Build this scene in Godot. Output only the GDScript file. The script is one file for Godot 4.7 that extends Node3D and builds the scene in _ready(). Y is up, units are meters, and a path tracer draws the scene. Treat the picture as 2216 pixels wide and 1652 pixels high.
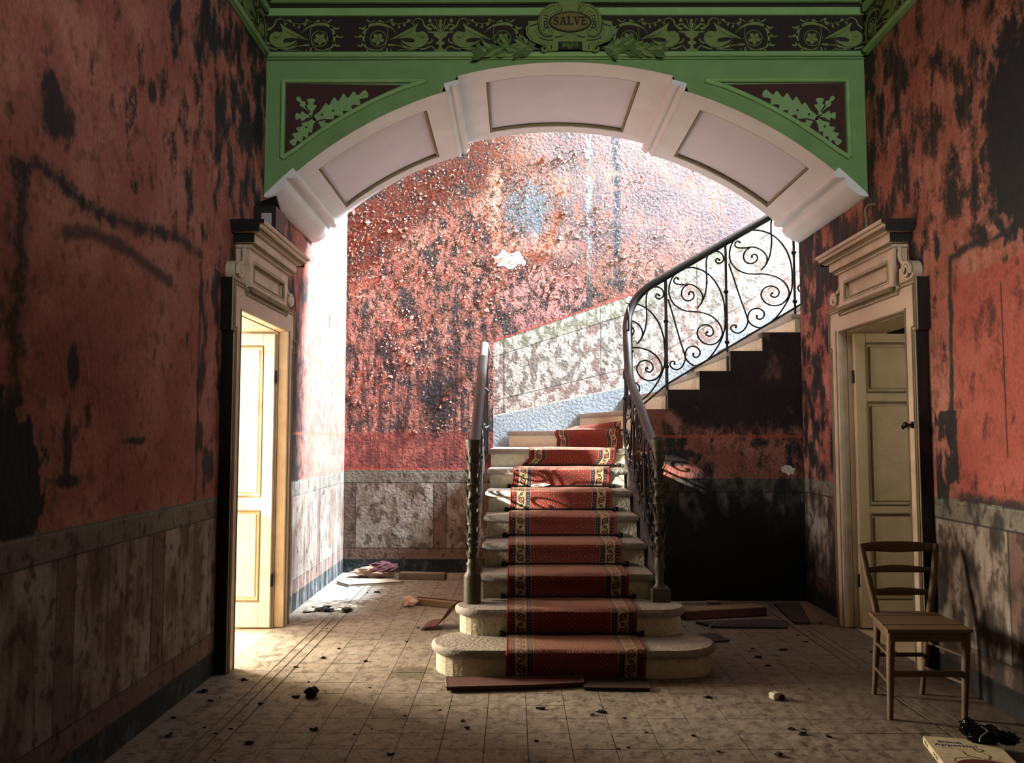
extends Node3D
# An abandoned villa hall: an arch painted green, a staircase with a worn runner behind it, red peeling walls.
# Distances are metres; V(x, y, d) is a point d metres ahead of the camera's foot.

const XL := -1.78      # left wall
const XR := 2.50       # right wall
const AC := 0.36       # arch axis
const D1 := 5.72       # arch wall, hall side
const D2 := 7.08       # arch wall, stair side
const DB := 8.60       # back wall
const TOP := 9.8        # ceiling of the stairwell
const RISE := 0.162
const RUN := 0.345
const N1 := 4.85       # nosing of the lowest step

var M := {}
var rng := RandomNumberGenerator.new()


func V(x: float, y: float, d: float) -> Vector3:
	return Vector3(x, y, -d)


# ---------------------------------------------------------------- mesh builder
class Mb:
	var v := PackedVector3Array()
	var n := PackedVector3Array()
	var uv := PackedVector2Array()

	func tri(a: Vector3, b: Vector3, c: Vector3, hint: Vector3, ua := Vector2.ZERO, ub := Vector2.ZERO, uc := Vector2.ZERO) -> void:
		var nn := (b - a).cross(c - a)
		if nn.length_squared() < 1e-16:
			return
		nn = nn.normalized()
		var front := nn.dot(hint) > 0
		if not front:
			nn = -nn
		if front:
			v.append_array([a, c, b]); uv.append_array([ua, uc, ub])
		else:
			v.append_array([a, b, c]); uv.append_array([ua, ub, uc])
		n.append_array([nn, nn, nn])

	func quad(a: Vector3, b: Vector3, c: Vector3, d: Vector3, hint: Vector3, ua := Vector2.ZERO, ub := Vector2.ZERO, uc := Vector2.ZERO, ud := Vector2.ZERO) -> void:
		tri(a, b, c, hint, ua, ub, uc)
		tri(a, c, d, hint, ua, uc, ud)

	# a triangle with its own normals; the winding follows them
	func stri(p: Array, q: Array, w: Array) -> void:
		for t in 3:
			v.append(p[t]); n.append(q[t]); uv.append(w[t])
		var k := v.size() - 3
		if (p[1] - p[0]).cross(p[2] - p[0]).dot(q[0] + q[1] + q[2]) > 0:
			var s: Vector3 = v[k + 1]; v[k + 1] = v[k + 2]; v[k + 2] = s
			s = n[k + 1]; n[k + 1] = n[k + 2]; n[k + 2] = s
			var u: Vector2 = uv[k + 1]; uv[k + 1] = uv[k + 2]; uv[k + 2] = u

	# rows of points with rows of normals
	func grid(p: Array, q: Array, closed := false, w: Array = []) -> void:
		for i in p.size() - 1:
			var m: int = p[i].size()
			for j in (m if closed else m - 1):
				var j2 := (j + 1) % m
				var z := Vector2.ZERO
				var u00: Vector2 = w[i][j] if w else z
				var u01: Vector2 = w[i][j2] if w else z
				var u10: Vector2 = w[i + 1][j] if w else z
				var u11: Vector2 = w[i + 1][j2] if w else z
				stri([p[i][j], p[i][j2], p[i + 1][j2]], [q[i][j], q[i][j2], q[i + 1][j2]], [u00, u01, u11])
				stri([p[i][j], p[i + 1][j2], p[i + 1][j]], [q[i][j], q[i + 1][j2], q[i + 1][j]], [u00, u11, u10])

	# normals of a grid from its points, on the side of hint(point)
	func sheet(p: Array, hint: Vector3, w: Array = []) -> void:
		var q := []
		for i in p.size():
			var row := []
			for j in p[i].size():
				var a: Vector3 = p[mini(i + 1, p.size() - 1)][j] - p[maxi(i - 1, 0)][j]
				var b: Vector3 = p[i][mini(j + 1, p[i].size() - 1)] - p[i][maxi(j - 1, 0)]
				var nn := a.cross(b).normalized()
				row.append(nn if nn.dot(hint) >= 0 else -nn)
			q.append(row)
		grid(p, q, false, w)

	# a box with chamfered edges, e half extents along the columns of b
	func box(c: Vector3, s: Vector3, b := Basis.IDENTITY, bev := 0.0) -> void:
		var h := s / 2
		var r := minf(bev, minf(h.x, minf(h.y, h.z)) * 0.9)
		var P := {}
		for sx in [-1, 1]:
			for sy in [-1, 1]:
				for sz in [-1, 1]:
					for ax in 3:
						var k := Vector3(h.x - (0.0 if ax == 0 else r), h.y - (0.0 if ax == 1 else r), h.z - (0.0 if ax == 2 else r))
						P[[sx, sy, sz, ax]] = c + b * (k * Vector3(sx, sy, sz))
		for s1 in [-1, 1]:
			quad(P[[s1, -1, -1, 0]], P[[s1, 1, -1, 0]], P[[s1, 1, 1, 0]], P[[s1, -1, 1, 0]], b.x * s1)
			quad(P[[-1, s1, -1, 1]], P[[1, s1, -1, 1]], P[[1, s1, 1, 1]], P[[-1, s1, 1, 1]], b.y * s1)
			quad(P[[-1, -1, s1, 2]], P[[1, -1, s1, 2]], P[[1, 1, s1, 2]], P[[-1, 1, s1, 2]], b.z * s1)
		if r <= 0.0:
			return
		for s1 in [-1, 1]:
			for s2 in [-1, 1]:
				quad(P[[s1, s2, -1, 0]], P[[s1, s2, 1, 0]], P[[s1, s2, 1, 1]], P[[s1, s2, -1, 1]], b.x * s1 + b.y * s2)
				quad(P[[s1, -1, s2, 0]], P[[s1, 1, s2, 0]], P[[s1, 1, s2, 2]], P[[s1, -1, s2, 2]], b.x * s1 + b.z * s2)
				quad(P[[-1, s1, s2, 1]], P[[1, s1, s2, 1]], P[[1, s1, s2, 2]], P[[-1, s1, s2, 2]], b.y * s1 + b.z * s2)
				for s3 in [-1, 1]:
					tri(P[[s1, s2, s3, 0]], P[[s1, s2, s3, 1]], P[[s1, s2, s3, 2]], b.x * s1 + b.y * s2 + b.z * s3)

	# a square bar from a to b
	func bar(a: Vector3, e: Vector3, w: float, t: float, up := Vector3.UP, bev := 0.003) -> void:
		var y := (e - a).normalized()
		var x := y.cross(up).normalized()
		if x.length() < 0.5:
			x = y.cross(Vector3.RIGHT).normalized()
		box((a + e) / 2, Vector3(w, (e - a).length(), t), Basis(x, y, x.cross(y)), bev)

	# a round or flat tube along points; r is a number or one per point, flat squeezes it along the frame's second axis
	func tube(pts: Array, r: Variant, seg := 8, flat := 1.0, caps := true, up := Vector3.UP) -> void:
		var p := []; var q := []
		var side := Vector3.ZERO
		for i in pts.size():
			var t: Vector3 = (pts[mini(i + 1, pts.size() - 1)] - pts[maxi(i - 1, 0)]).normalized()
			if i == 0:
				side = t.cross(up)
				if side.length() < 0.05:
					side = t.cross(Vector3(0.3, 0.2, 0.9))
			side = (side - t * side.dot(t)).normalized()
			var o := t.cross(side)
			var rr: float = r[i * (r.size() - 1) / maxi(pts.size() - 1, 1)] if r is Array else r
			var row := []; var nr := []
			for k in seg:
				var a := TAU * k / seg
				row.append(pts[i] + side * cos(a) * rr + o * sin(a) * rr * flat)
				nr.append((side * cos(a) * flat + o * sin(a)).normalized())
			p.append(row); q.append(nr)
		grid(p, q, true)
		if caps:
			for e in [0, pts.size() - 1]:
				var out: Vector3 = pts[e] - pts[1 if e == 0 else e - 1]
				for k in seg:
					tri(pts[e], p[e][k], p[e][(k + 1) % seg], out)

	# turned profile: [radius, height] pairs about the axis from o along up
	func lathe(o: Vector3, prof: Array, seg := 16, b := Basis.IDENTITY) -> void:
		var p := []; var q := []
		for i in prof.size():
			var d := Vector2(prof[mini(i + 1, prof.size() - 1)][0] - prof[maxi(i - 1, 0)][0], prof[mini(i + 1, prof.size() - 1)][1] - prof[maxi(i - 1, 0)][1])
			var nn := Vector2(d.y, -d.x).normalized()
			var row := []; var nr := []
			for k in seg:
				var a := TAU * k / seg
				var e := b.x * cos(a) + b.z * sin(a)
				row.append(o + e * prof[i][0] + b.y * prof[i][1])
				nr.append((e * nn.x + b.y * nn.y).normalized())
			p.append(row); q.append(nr)
		grid(p, q, true)
		for e in [0, prof.size() - 1]:
			if prof[e][0] > 0.0005:
				for k in seg:
					tri(o + b.y * prof[e][1], p[e][k], p[e][(k + 1) % seg], b.y * (-1.0 if e == 0 else 1.0))

	# a flat shape given by a polygon in the plane (o, ex, ey), thick along ez, its front edge bevelled
	func plate(poly: Array, o: Vector3, ex: Vector3, ey: Vector3, ez: Vector3, t: float, bev := 0.0) -> void:
		var pp := PackedVector2Array(poly)
		var ids := Geometry2D.triangulate_polygon(pp)
		var top := pp
		if bev > 0.0:
			top = PackedVector2Array()
			var cw := 1.0 if Geometry2D.is_polygon_clockwise(pp) else -1.0
			for i in pp.size():
				var a := (pp[i] - pp[i - 1]).normalized()
				var c := (pp[(i + 1) % pp.size()] - pp[i]).normalized()
				var nn := (a + c).normalized()
				top.append(pp[i] + Vector2(nn.y, -nn.x) * bev * -cw)
		var at := func(q: Vector2, h: float) -> Vector3: return o + ex * q.x + ey * q.y + ez * h
		for k in range(0, ids.size(), 3):
			tri(at.call(top[ids[k]], t), at.call(top[ids[k + 1]], t), at.call(top[ids[k + 2]], t), ez)
			tri(at.call(pp[ids[k]], 0), at.call(pp[ids[k + 1]], 0), at.call(pp[ids[k + 2]], 0), -ez)
		var area := 0.0
		for i in pp.size():
			area += pp[i].cross(pp[(i + 1) % pp.size()])
		for i in pp.size():
			var j := (i + 1) % pp.size()
			var e := pp[j] - pp[i]
			var out := Vector2(e.y, -e.x) * signf(area)
			var h3 := ex * out.x + ey * out.y
			quad(at.call(pp[i], 0), at.call(pp[j], 0), at.call(pp[j], t - bev), at.call(pp[i], t - bev), h3)
			if bev > 0.0:
				quad(at.call(pp[i], t - bev), at.call(pp[j], t - bev), at.call(top[j], t), at.call(top[i], t), h3 + ez * h3.length())

	func mesh() -> ArrayMesh:
		var st := SurfaceTool.new()
		var m := ArrayMesh.new()
		var a := []
		a.resize(Mesh.ARRAY_MAX)
		a[Mesh.ARRAY_VERTEX] = v; a[Mesh.ARRAY_NORMAL] = n; a[Mesh.ARRAY_TEX_UV] = uv
		m.add_surface_from_arrays(Mesh.PRIMITIVE_TRIANGLES, a)
		st.create_from(m, 0)
		st.index()
		return st.commit()


# ---------------------------------------------------------------- naming
var taken := {}


func numbered(called: String) -> String:
	taken[called] = taken.get(called, 0) + 1
	return called if taken[called] == 1 else "%s_%03d" % [called, taken[called] - 1]


func tag(o: Node, label: String, category := "", group := "") -> Node:
	o.set_meta("label", label)
	if category: o.set_meta("category", category)
	if group: o.set_meta("group", group)
	return o


func put(called: String, mesh: Variant, mat: Material, parent: Node = null, label := "") -> MeshInstance3D:
	var o := MeshInstance3D.new()
	o.mesh = mesh.mesh() if mesh is Mb else mesh
	o.material_override = mat
	o.name = called if parent else numbered(called)
	(parent if parent else self).add_child(o, true)
	if label: o.set_meta("label", label)
	return o


func thing(called: String, label: String, category: String, group := "", at := Vector3.ZERO) -> Node3D:
	var o := Node3D.new()
	o.name = numbered(called)
	add_child(o)
	o.position = at
	tag(o, label, category, group)
	return o


func setting(called: String, label: String) -> Node3D:
	var o := Node3D.new()
	o.name = called
	add_child(o)
	o.set_meta("kind", "structure")
	o.set_meta("label", label)
	return o


# ---------------------------------------------------------------- curves
func spline(pts: Array, per := 6, closed := false) -> Array:
	var out := []
	var m := pts.size()
	for i in (m if closed else m - 1):
		var a = pts[(i - 1 + m) % m] if closed else pts[maxi(i - 1, 0)]
		var b = pts[i]
		var c = pts[(i + 1) % m]
		var d = pts[(i + 2) % m] if closed else pts[mini(i + 2, m - 1)]
		for k in per:
			out.append(b.cubic_interpolate(c, a, d, float(k) / per))
	if not closed:
		out.append(pts[m - 1])
	return out


func ribbon(pts: Array, w: Variant, o: Vector3, ex: Vector3, ey: Vector3, ez: Vector3, t: float, mb: Mb) -> void:
	# a flat painted stroke of varying width
	var a := []; var b := []
	for i in pts.size():
		var d: Vector2 = (pts[mini(i + 1, pts.size() - 1)] - pts[maxi(i - 1, 0)]).normalized()
		var h: float = (w[i * (w.size() - 1) / maxi(pts.size() - 1, 1)] if w is Array else w) / 2
		a.append(pts[i] + Vector2(d.y, -d.x) * h)
		b.append(pts[i] - Vector2(d.y, -d.x) * h)
	var at := func(q: Vector2, hh: float) -> Vector3: return o + ex * q.x + ey * q.y + ez * hh
	for i in pts.size() - 1:
		mb.quad(at.call(a[i], t), at.call(a[i + 1], t), at.call(b[i + 1], t), at.call(b[i], t), ez)
		var da: Vector2 = a[i] - b[i]
		var h3 := ex * da.x + ey * da.y
		mb.quad(at.call(a[i], 0), at.call(a[i + 1], 0), at.call(a[i + 1], t), at.call(a[i], t), h3)
		mb.quad(at.call(b[i], 0), at.call(b[i + 1], 0), at.call(b[i + 1], t), at.call(b[i], t), -h3)


# ---------------------------------------------------------------- materials and paint
func mat(c: Color, rough := 0.85, metal := 0.0) -> StandardMaterial3D:
	var m := StandardMaterial3D.new()
	m.albedo_color = c
	m.roughness = rough
	m.metallic = metal
	return m


func noise(seed_: int, freq: float, oct := 4) -> FastNoiseLite:
	var f := FastNoiseLite.new()
	f.seed = seed_
	f.noise_type = FastNoiseLite.TYPE_SIMPLEX_SMOOTH
	f.frequency = freq
	f.fractal_octaves = oct
	f.fractal_gain = 0.55
	return f


# 0..255 noise over w x h pixels; stretch > 1 draws it out downwards
func nbytes(seed_: int, freq: float, w: int, h: int, oct := 4, stretch := 1.0) -> PackedByteArray:
	var im := noise(seed_, freq, oct).get_image(w, int(h / stretch))
	im.resize(w, h, Image.INTERPOLATE_CUBIC)
	im.convert(Image.FORMAT_L8)
	return im.get_data()


func picture(w: int, h: int, f: Callable) -> ImageTexture:
	var d := PackedByteArray()
	d.resize(w * h * 3)
	var i := 0
	for y in h:
		for x in w:
			var c: Color = f.call(i, x, y)
			d[i * 3] = clampi(int(c.r * 255), 0, 255); d[i * 3 + 1] = clampi(int(c.g * 255), 0, 255); d[i * 3 + 2] = clampi(int(c.b * 255), 0, 255)
			i += 1
	return ImageTexture.create_from_image(Image.create_from_data(w, h, false, Image.FORMAT_RGB8, d))


func relief(seed_: int, freq: float, w: int, h: int, strength: float, stretch := 1.0) -> ImageTexture:
	var im := noise(seed_, freq, 5).get_image(w, int(h / stretch))
	im.resize(w, h, Image.INTERPOLATE_CUBIC)
	im.convert(Image.FORMAT_RGBA8)
	im.bump_map_to_normal_map(strength)
	return ImageTexture.create_from_image(im)


# grain: tints a base colour with noise on triplanar maps
func grainy(c: Color, c2: Color, freq: float, scale: float, rough := 0.85, bump := 1.5, seed_ := 5, stretch := Vector3.ONE) -> StandardMaterial3D:
	var m := mat(Color.WHITE, rough)
	var nb := nbytes(seed_, freq, 256, 256, 5)
	m.albedo_texture = picture(256, 256, func(i, x, y):
		var edge := minf(minf(x, 255 - x), minf(y, 255 - y)) / 24.0
		return c.lerp(c2, lerpf(0.5, nb[i] / 255.0, minf(edge, 1.0))))
	if bump > 0.0:
		m.normal_enabled = true
		m.normal_texture = relief(seed_ + 1, freq * 2, 256, 256, bump)
	m.uv1_triplanar = true
	m.uv1_world_triplanar = true
	m.uv1_scale = stretch * scale
	return m


static func ss(a: float, b: float, x: float) -> float:
	var t := clampf((x - a) / (b - a), 0.0, 1.0)
	return t * t * (3.0 - 2.0 * t)


static func seg_dist(p: Vector2, a: Vector2, b: Vector2) -> float:
	var t := clampf((p - a).dot(b - a) / maxf((b - a).length_squared(), 1e-9), 0.0, 1.0)
	return p.distance_to(a + (b - a) * t)


# ---------------------------------------------------------------- wall painting
const RED := Color(0.62, 0.36, 0.32)
const RED2 := Color(0.70, 0.46, 0.41)
const BROWN := Color(0.48, 0.30, 0.22)
const MOULD := Color(0.075, 0.08, 0.105)
const INK := Color(0.05, 0.065, 0.10)


# painted marble dado: h above its foot, u along the wall
func dado(u: float, h: float, a: float, b: float, c: float, stiles: Array) -> Color:
	var col: Color
	if h < 0.135:
		col = Color(0.10, 0.13, 0.15).lerp(Color(0.33, 0.38, 0.40), ss(0.45, 0.85, c) * 0.8)
		return col.lerp(Color(0.04, 0.05, 0.06), ss(0.5, 0.65, b) * 0.7)
	if h < 0.25:
		col = Color(0.40, 0.29, 0.26).lerp(Color(0.46, 0.38, 0.34), b)
	elif h > 0.925:
		col = Color(0.42, 0.37, 0.34).lerp(Color(0.49, 0.49, 0.44), b)
	else:
		var near := 9.0
		for s in stiles:
			near = minf(near, absf(u - s))
		if near < 0.065:
			col = Color(0.38, 0.28, 0.25).lerp(Color(0.45, 0.38, 0.34), b)
		else:
			col = Color(0.56, 0.52, 0.49).lerp(Color(0.38, 0.31, 0.25), ss(0.35, 0.75, a))
			col = col.lerp(Color(0.66, 0.65, 0.63), ss(0.55, 0.8, b) * 0.6)
		if absf(near - 0.067) < 0.004:
			col = col.darkened(0.6)
	col = col.lerp(Color(0.20, 0.15, 0.13), ss(0.56, 0.78, c) * 0.65)
	for line in [0.925, 0.25, 0.135, 1.04]:
		if absf(h - line) < 0.004:
			col = col.darkened(0.55)
	if h > 1.025:
		col = col.lerp(Color(0.50, 0.56, 0.50), 0.5)
	return col


func plaster(a: float, b: float, c: float, bias: float, g := 0.5) -> Color:
	var col := RED.lerp(RED2, ss(0.3, 0.8, b)).lerp(BROWN, ss(0.5, 0.8, c) * 0.75)
	var k := a + bias + (c - 0.5) * 0.28 + (g - 0.5) * 0.20
	col = col.lerp(Color(0.22, 0.13, 0.12), ss(0.55, 0.80, k) * 0.6)
	return col.lerp(MOULD, ss(0.70, 0.92, k) * 0.92)


func polyline(p: Vector2, pts: Array) -> float:
	var d := 9.0
	for i in pts.size() - 1:
		d = minf(d, seg_dist(p, pts[i], pts[i + 1]))
	return d


# u runs along the wall, v up; which picks the marks that this wall carries
func wall_material(which: String, u0: float, u1: float, v0: float, v1: float, w: int, h: int, seed_: int, bump: float) -> StandardMaterial3D:
	var px := w / (u1 - u0)
	var a := nbytes(seed_, 4.2 / px, w, h, 5, 1.9)
	var b := nbytes(seed_ + 1, 1.6 / px, w, h, 4, 1.0)
	var c := nbytes(seed_ + 2, 9.0 / px, w, h, 5, 1.4)
	var g := nbytes(seed_ + 3, 34.0 / px, w, h, 4, 1.0)
	var s := nbytes(seed_ + 4, 14.0 / px, w, h, 3, 14.0)
	var crack_l := [Vector2(2.85, 2.36), Vector2(3.0, 2.42), Vector2(3.15, 2.41), Vector2(3.32, 2.36), Vector2(3.6, 2.37), Vector2(3.87, 2.4), Vector2(4.27, 2.455), Vector2(4.57, 2.43)]
	var crack_m := [Vector2(3.2, 2.21), Vector2(3.4, 2.26), Vector2(3.76, 2.26), Vector2(3.93, 2.23), Vector2(4.2, 2.2)]
	var crack_r := [Vector2(3.6, 2.47), Vector2(3.93, 2.49), Vector2(4.24, 2.43), Vector2(4.45, 2.46), Vector2(4.67, 2.42), Vector2(4.68, 2.05), Vector2(4.71, 1.5)]
	var f := func(i: int, x: int, y: int) -> Color:
		var u := u0 + (u1 - u0) * (x + 0.5) / w
		var v := v1 - (v1 - v0) * (y + 0.5) / h
		var na := a[i] / 255.0; var nb := b[i] / 255.0; var nc := c[i] / 255.0; var ng := g[i] / 255.0; var ns := s[i] / 255.0
		var p := Vector2(u, v)
		var wob := (nc - 0.5)
		var col: Color
		match which:
			"left", "right":
				if v < 1.045 + wob * 0.01:
					col = dado(u, v, na * 0.6 + ns * 0.5, nb, nc, [1.6, 2.45, 3.3, 4.15, 5.0, 6.55, 7.5, 8.5])
					if which == "right":
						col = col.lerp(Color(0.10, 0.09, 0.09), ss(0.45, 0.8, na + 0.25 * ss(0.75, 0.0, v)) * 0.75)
					if u > 6.3 and which == "left":
						col = col.lerp(Color(0.78, 0.77, 0.76), ss(0.45, 0.7, ns) * 0.5)
					return col.darkened(ng * 0.16)
				if which == "left":
					var corner := ss(3.4, 5.6, u) * ss(1.9, 3.7, v)
					if u > 6.2:
						corner = 0.35 * ss(7.6, 6.3, u)
					col = plaster(na, nb, nc, lerpf(-0.12, 0.26, corner) + (0.10 * ss(3.0, 4.6, u) if v > 2.42 else -0.06), ng)
					if u < 6.0:
						var d := polyline(p, crack_l) + wob * 0.09 + (ng - 0.5) * 0.05
						col = col.lerp(MOULD, ss(0.05, -0.01, d) * (0.45 + nb * 0.6))
						d = polyline(p, crack_m) + wob * 0.05
						col = col.lerp(MOULD, ss(0.045, 0.01, d) * 0.55)
						if v < 2.4:
							col = col.lerp(MOULD, ss(0.026, 0.004, absf(u - 4.6 + wob * 0.04)) * (0.5 + 0.5 * ss(0.4, 0.6, na)) )
							col = col.lerp(MOULD, ss(0.07, -0.01, absf(u - 2.9 + wob * 0.10) + (ng - 0.5) * 0.06) * 0.8)
							if u > 4.6:
								col = col.lerp(MOULD, ss(0.52, 0.7, na) * 0.7)
						for q in [[3.3, 1.68, 0.05, 0.10], [3.27, 1.36, 0.035, 0.15], [3.27, 1.23, 0.13, 0.03], [3.85, 1.385, 0.12, 0.02], [3.1, 2.67, 0.13, 0.14], [3.92, 3.09, 0.05, 0.07], [4.43, 1.93, 0.02, 0.05], [3.42, 1.5, 0.03, 0.06]]:
							var e := Vector2((u - q[0]) / q[2], (v - q[1]) / q[3]).length() + wob * 1.2
							col = col.lerp(MOULD, ss(1.1, 0.5, e) * 0.8)
						var hole := Vector2((u - 2.85) / 0.24, (v - 1.22) / 0.26).length() + wob * 0.9
						col = col.lerp(Color(0.42, 0.40, 0.33), ss(1.1, 1.0, hole))
						col = col.lerp(Color(0.06, 0.06, 0.055), ss(1.0, 0.9, hole + (nb - 0.5) * 0.8))
					else:
						col = col.lerp(Color(0.16, 0.22, 0.27), ss(0.55, 0.75, na) * ss(7.4, 6.6, u) * 0.7)
						col = col.lerp(MOULD, ss(7.05, 6.55, u + wob * 0.5) * ss(0.25, 0.55, na + 0.25 * ss(2.4, 1.2, v)) * ss(2.9, 2.3, v) * 0.85)
						col = col.lerp(Color(0.76, 0.55, 0.50), ss(6.6, 7.6, u) * ss(0.2, 0.7, nc) * 0.7)  # paler towards the back corner: stairwell light put into the plaster's colour
						if absf(v - 1.43) < 0.012:
							col = col.lerp(Color(0.75, 0.38, 0.28), 0.6)
				else:
					col = plaster(na, nb, nc, (0.14 if v > 2.45 else -0.04) + 0.12 * ss(4.9, 5.6, u) + (0.14 if u > 6.2 else 0.0), ng)
					if v > 2.3:
						col = col.lerp(Color(0.55, 0.33, 0.22), ss(0.45, 0.7, ns) * 0.35)
					var e2 := Vector2((u - 4.02) / 0.26, (v - 2.92) / 0.52).length() + wob * 0.9
					col = col.lerp(INK, ss(1.15, 0.85, e2) * 0.93)
					if u < 4.9:
						var d2 := polyline(p, crack_r) + wob * 0.04
						col = col.lerp(MOULD, ss(0.035, 0.0, d2) * 0.85)
						if v < 2.3 and u < 4.66:
							col = col.lerp(Color(0.60, 0.22, 0.18), 0.45)
						if v < 1.55 and u > 4.66:
							col = col.lerp(INK, ss(0.42, 0.56, na) * 0.85)
						if absf(u - 4.19) < 0.004 and v > 1.3 and v < 2.2:
							col = col.darkened(0.6)
						col = col.lerp(MOULD, ss(0.06, 0.0, v - 1.05 + wob * 0.06) * 0.8 * ss(4.75, 4.6, u))
			"back":
				var line := 1.054
				var top := u > -0.225
				if top:
					line = 2.395 + 0.344 * (u + 0.225) if u < 1.35 else 2.937 + 0.6 * (u - 1.35)
				if v < line:
					if not top:
						col = dado(u, v, na * 0.7 + 0.12, nb, nc, [-1.72, -0.78, 0.2])
						col = col.lerp(Color(0.33, 0.20, 0.13), ss(-0.85, -0.3, u) * ss(0.35, 0.6, na) * ss(1.0, 0.7, v) * 0.7)
						return col.darkened(ng * 0.2)
					var sk := 1.62 + 0.22 * (u + 0.225) if u < 1.35 else 1.966 + 0.6 * (u - 1.35)
					if v < sk:
						col = Color(0.52, 0.58, 0.64).lerp(Color(0.64, 0.66, 0.68), nb).lerp(Color(0.40, 0.45, 0.5), ss(0.55, 0.8, ng) * 0.6)
					else:
						var t := (v - sk) / (line - sk)
						var across := fposmod(u + 0.19, 1.02)
						if t > 0.8:
							col = Color(0.50, 0.50, 0.44)
						elif t < 0.2 or across < 0.075 or across > 0.92:
							col = Color(0.52, 0.44, 0.42)
						else:
							col = Color(0.48, 0.455, 0.43)
						col = col.lerp(Color(0.78, 0.77, 0.75), ss(0.5, 0.56, nc * 0.6 + ng * 0.25 + na * 0.2) * 0.85)
						if absf(t - 0.8) < 0.007 or absf(t - 0.2) < 0.007 or absf(across - 0.075) < 0.005:
							col = col.darkened(0.4)
					if absf(v - sk) < 0.006:
						col = Color(0.78, 0.78, 0.74)
					if v > line - 0.012:
						col = col.lerp(Color(0.30, 0.28, 0.25), 0.6)
					return col.darkened(ng * 0.1)
				var right := ss(-0.5, 0.5, u) * ss(2.9, 3.6, v)
				col = Color(0.58, 0.37, 0.33).lerp(Color(0.69, 0.49, 0.44), ss(0.35, 0.75, nb))
				col = col.lerp(Color(0.52, 0.31, 0.20), ss(0.45, 0.7, nc) * ss(2.2, 2.9, v) * 0.8)
				col = col.lerp(Color(0.33, 0.12, 0.05), ss(0.22, 0.0, 4.25 - 0.28 * (u - 0.3) * (u - 0.3) - v + wob * 0.3) * ss(0.4, -0.4, u) * 0.9)
				# greyed plaster high on the right, with streaks that run down it
				col = col.lerp(Color(0.34, 0.34, 0.38).lerp(Color(0.52, 0.43, 0.44), nb), right * ss(0.22, 0.5, na * 0.5 + nc * 0.5) * 0.9)
				col = col.lerp(Color(0.40, 0.45, 0.50), ss(1.15, 0.6, Vector2((u - 0.12) / 0.25, (v - 3.8) / 0.33).length() + wob * 1.1) * 0.9)
				var ring := absf(Vector2((u - 0.12) / 0.34, (v - 3.82) / 0.5).length() - 1.0 + wob * 0.4)
				col = col.lerp(Color(0.50, 0.23, 0.12), ss(0.28, 0.0, ring) * (0.85 if v < 3.8 else 0.25))
				col = col.lerp(Color(0.90, 0.70, 0.62), ss(0.11, 0.0, absf(u + 0.22 + wob * 0.1)) * ss(3.4, 3.7, v) * ss(4.4, 4.1, v) * 0.85)
				col = col.lerp(Color(0.85, 0.60, 0.54), ss(0.16, 0.0, absf(v - 3.42 + wob * 0.2)) * ss(-0.35, -0.2, u) * ss(0.75, 0.5, u) * 0.75)
				col = col.lerp(Color(0.80, 0.56, 0.57), ss(1.1, 0.7, Vector2((u - 0.3) / 0.5, (v - 2.82) / 0.36).length() + wob * 0.8) * 0.6)
				col = col.lerp(Color(0.58, 0.64, 0.67), ss(0.045, 0.01, absf(u - 0.8 + wob * 0.06)) * ss(2.75, 2.9, v) * ss(0.3, 0.6, nc) * 0.8)
				col = col.lerp(Color(0.13, 0.20, 0.25), ss(0.06, 0.01, absf(u - 1.09 + wob * 0.08)) * ss(2.85, 3.1, v) * ss(0.3, 0.5, nc) * 0.8)
				# mould
				var k := 0.07 * ss(3.4, 2.6, v) + 0.01 - 0.3 * right
				col = col.lerp(Color(0.10, 0.145, 0.19), ss(0.62, 0.82, na + k + (ng - 0.5) * 0.22) * 0.8)
				col = col.lerp(Color(0.17, 0.09, 0.075), ss(0.52, 0.74, nc + k * 0.5 + (ng - 0.5) * 0.2) * 0.6 * (1.0 - right))
				col = col.lerp(Color(0.09, 0.06, 0.06), ss(0.50, 0.64, ng * 0.65 + nc * 0.4) * 0.75 * (1.0 - right * 0.6))
				col = col.lerp(Color(0.90, 0.80, 0.76), ss(0.62, 0.72, ng) * ss(0.35, 0.6, nc) * 0.7)
				col = col.lerp(Color(0.09, 0.03, 0.04), ss(0.55, 0.85, ns + 0.1 * ss(2.6, 2.0, v)) * ss(3.0, 2.2, v) * 0.5)
				# smoother band over the dado
				if v < 1.45 and u < -0.2:
					col = col.lerp(Color(0.52, 0.23, 0.21), 0.55)
				if v < line + 0.022:
					col = col.lerp(Color(0.66, 0.28, 0.24), 0.7)
				col = col.lerp(Color(0.08, 0.10, 0.13), ss(1.1, 0.7, Vector2((u + 0.80) / 0.16, (v - 1.75) / 0.30).length() + wob * 1.4) * 0.7)
				# where the plaster has come away
				var gap := Vector2((u + 0.07) / 0.18, (v - 3.275 - 0.02 * sin(u * 40.0)) / 0.085).length() + wob * 0.5
				col = col.lerp(Color(0.12, 0.06, 0.10), ss(1.14, 1.06, gap))
				col = col.lerp(Color(0.97, 0.96, 0.95), ss(1.04, 1.0, gap))
				return col
			_:
				if v < 1.042:
					col = dado(u, v, na * 0.8, nb, nc, [1.35, 2.0, 2.4])
					col = col.lerp(Color(0.05, 0.048, 0.045), 0.40 + 0.52 * ss(0.25, 0.6, na * 0.6 + nc * 0.2 + 0.45 * ss(0.95, 0.4, v)))  # darkened towards black, more so towards the foot
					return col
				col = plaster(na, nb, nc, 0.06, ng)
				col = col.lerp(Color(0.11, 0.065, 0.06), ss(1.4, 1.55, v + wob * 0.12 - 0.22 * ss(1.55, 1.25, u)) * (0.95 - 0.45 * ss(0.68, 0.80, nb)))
				col = col.lerp(Color(0.12, 0.07, 0.06), 0.2)
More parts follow.
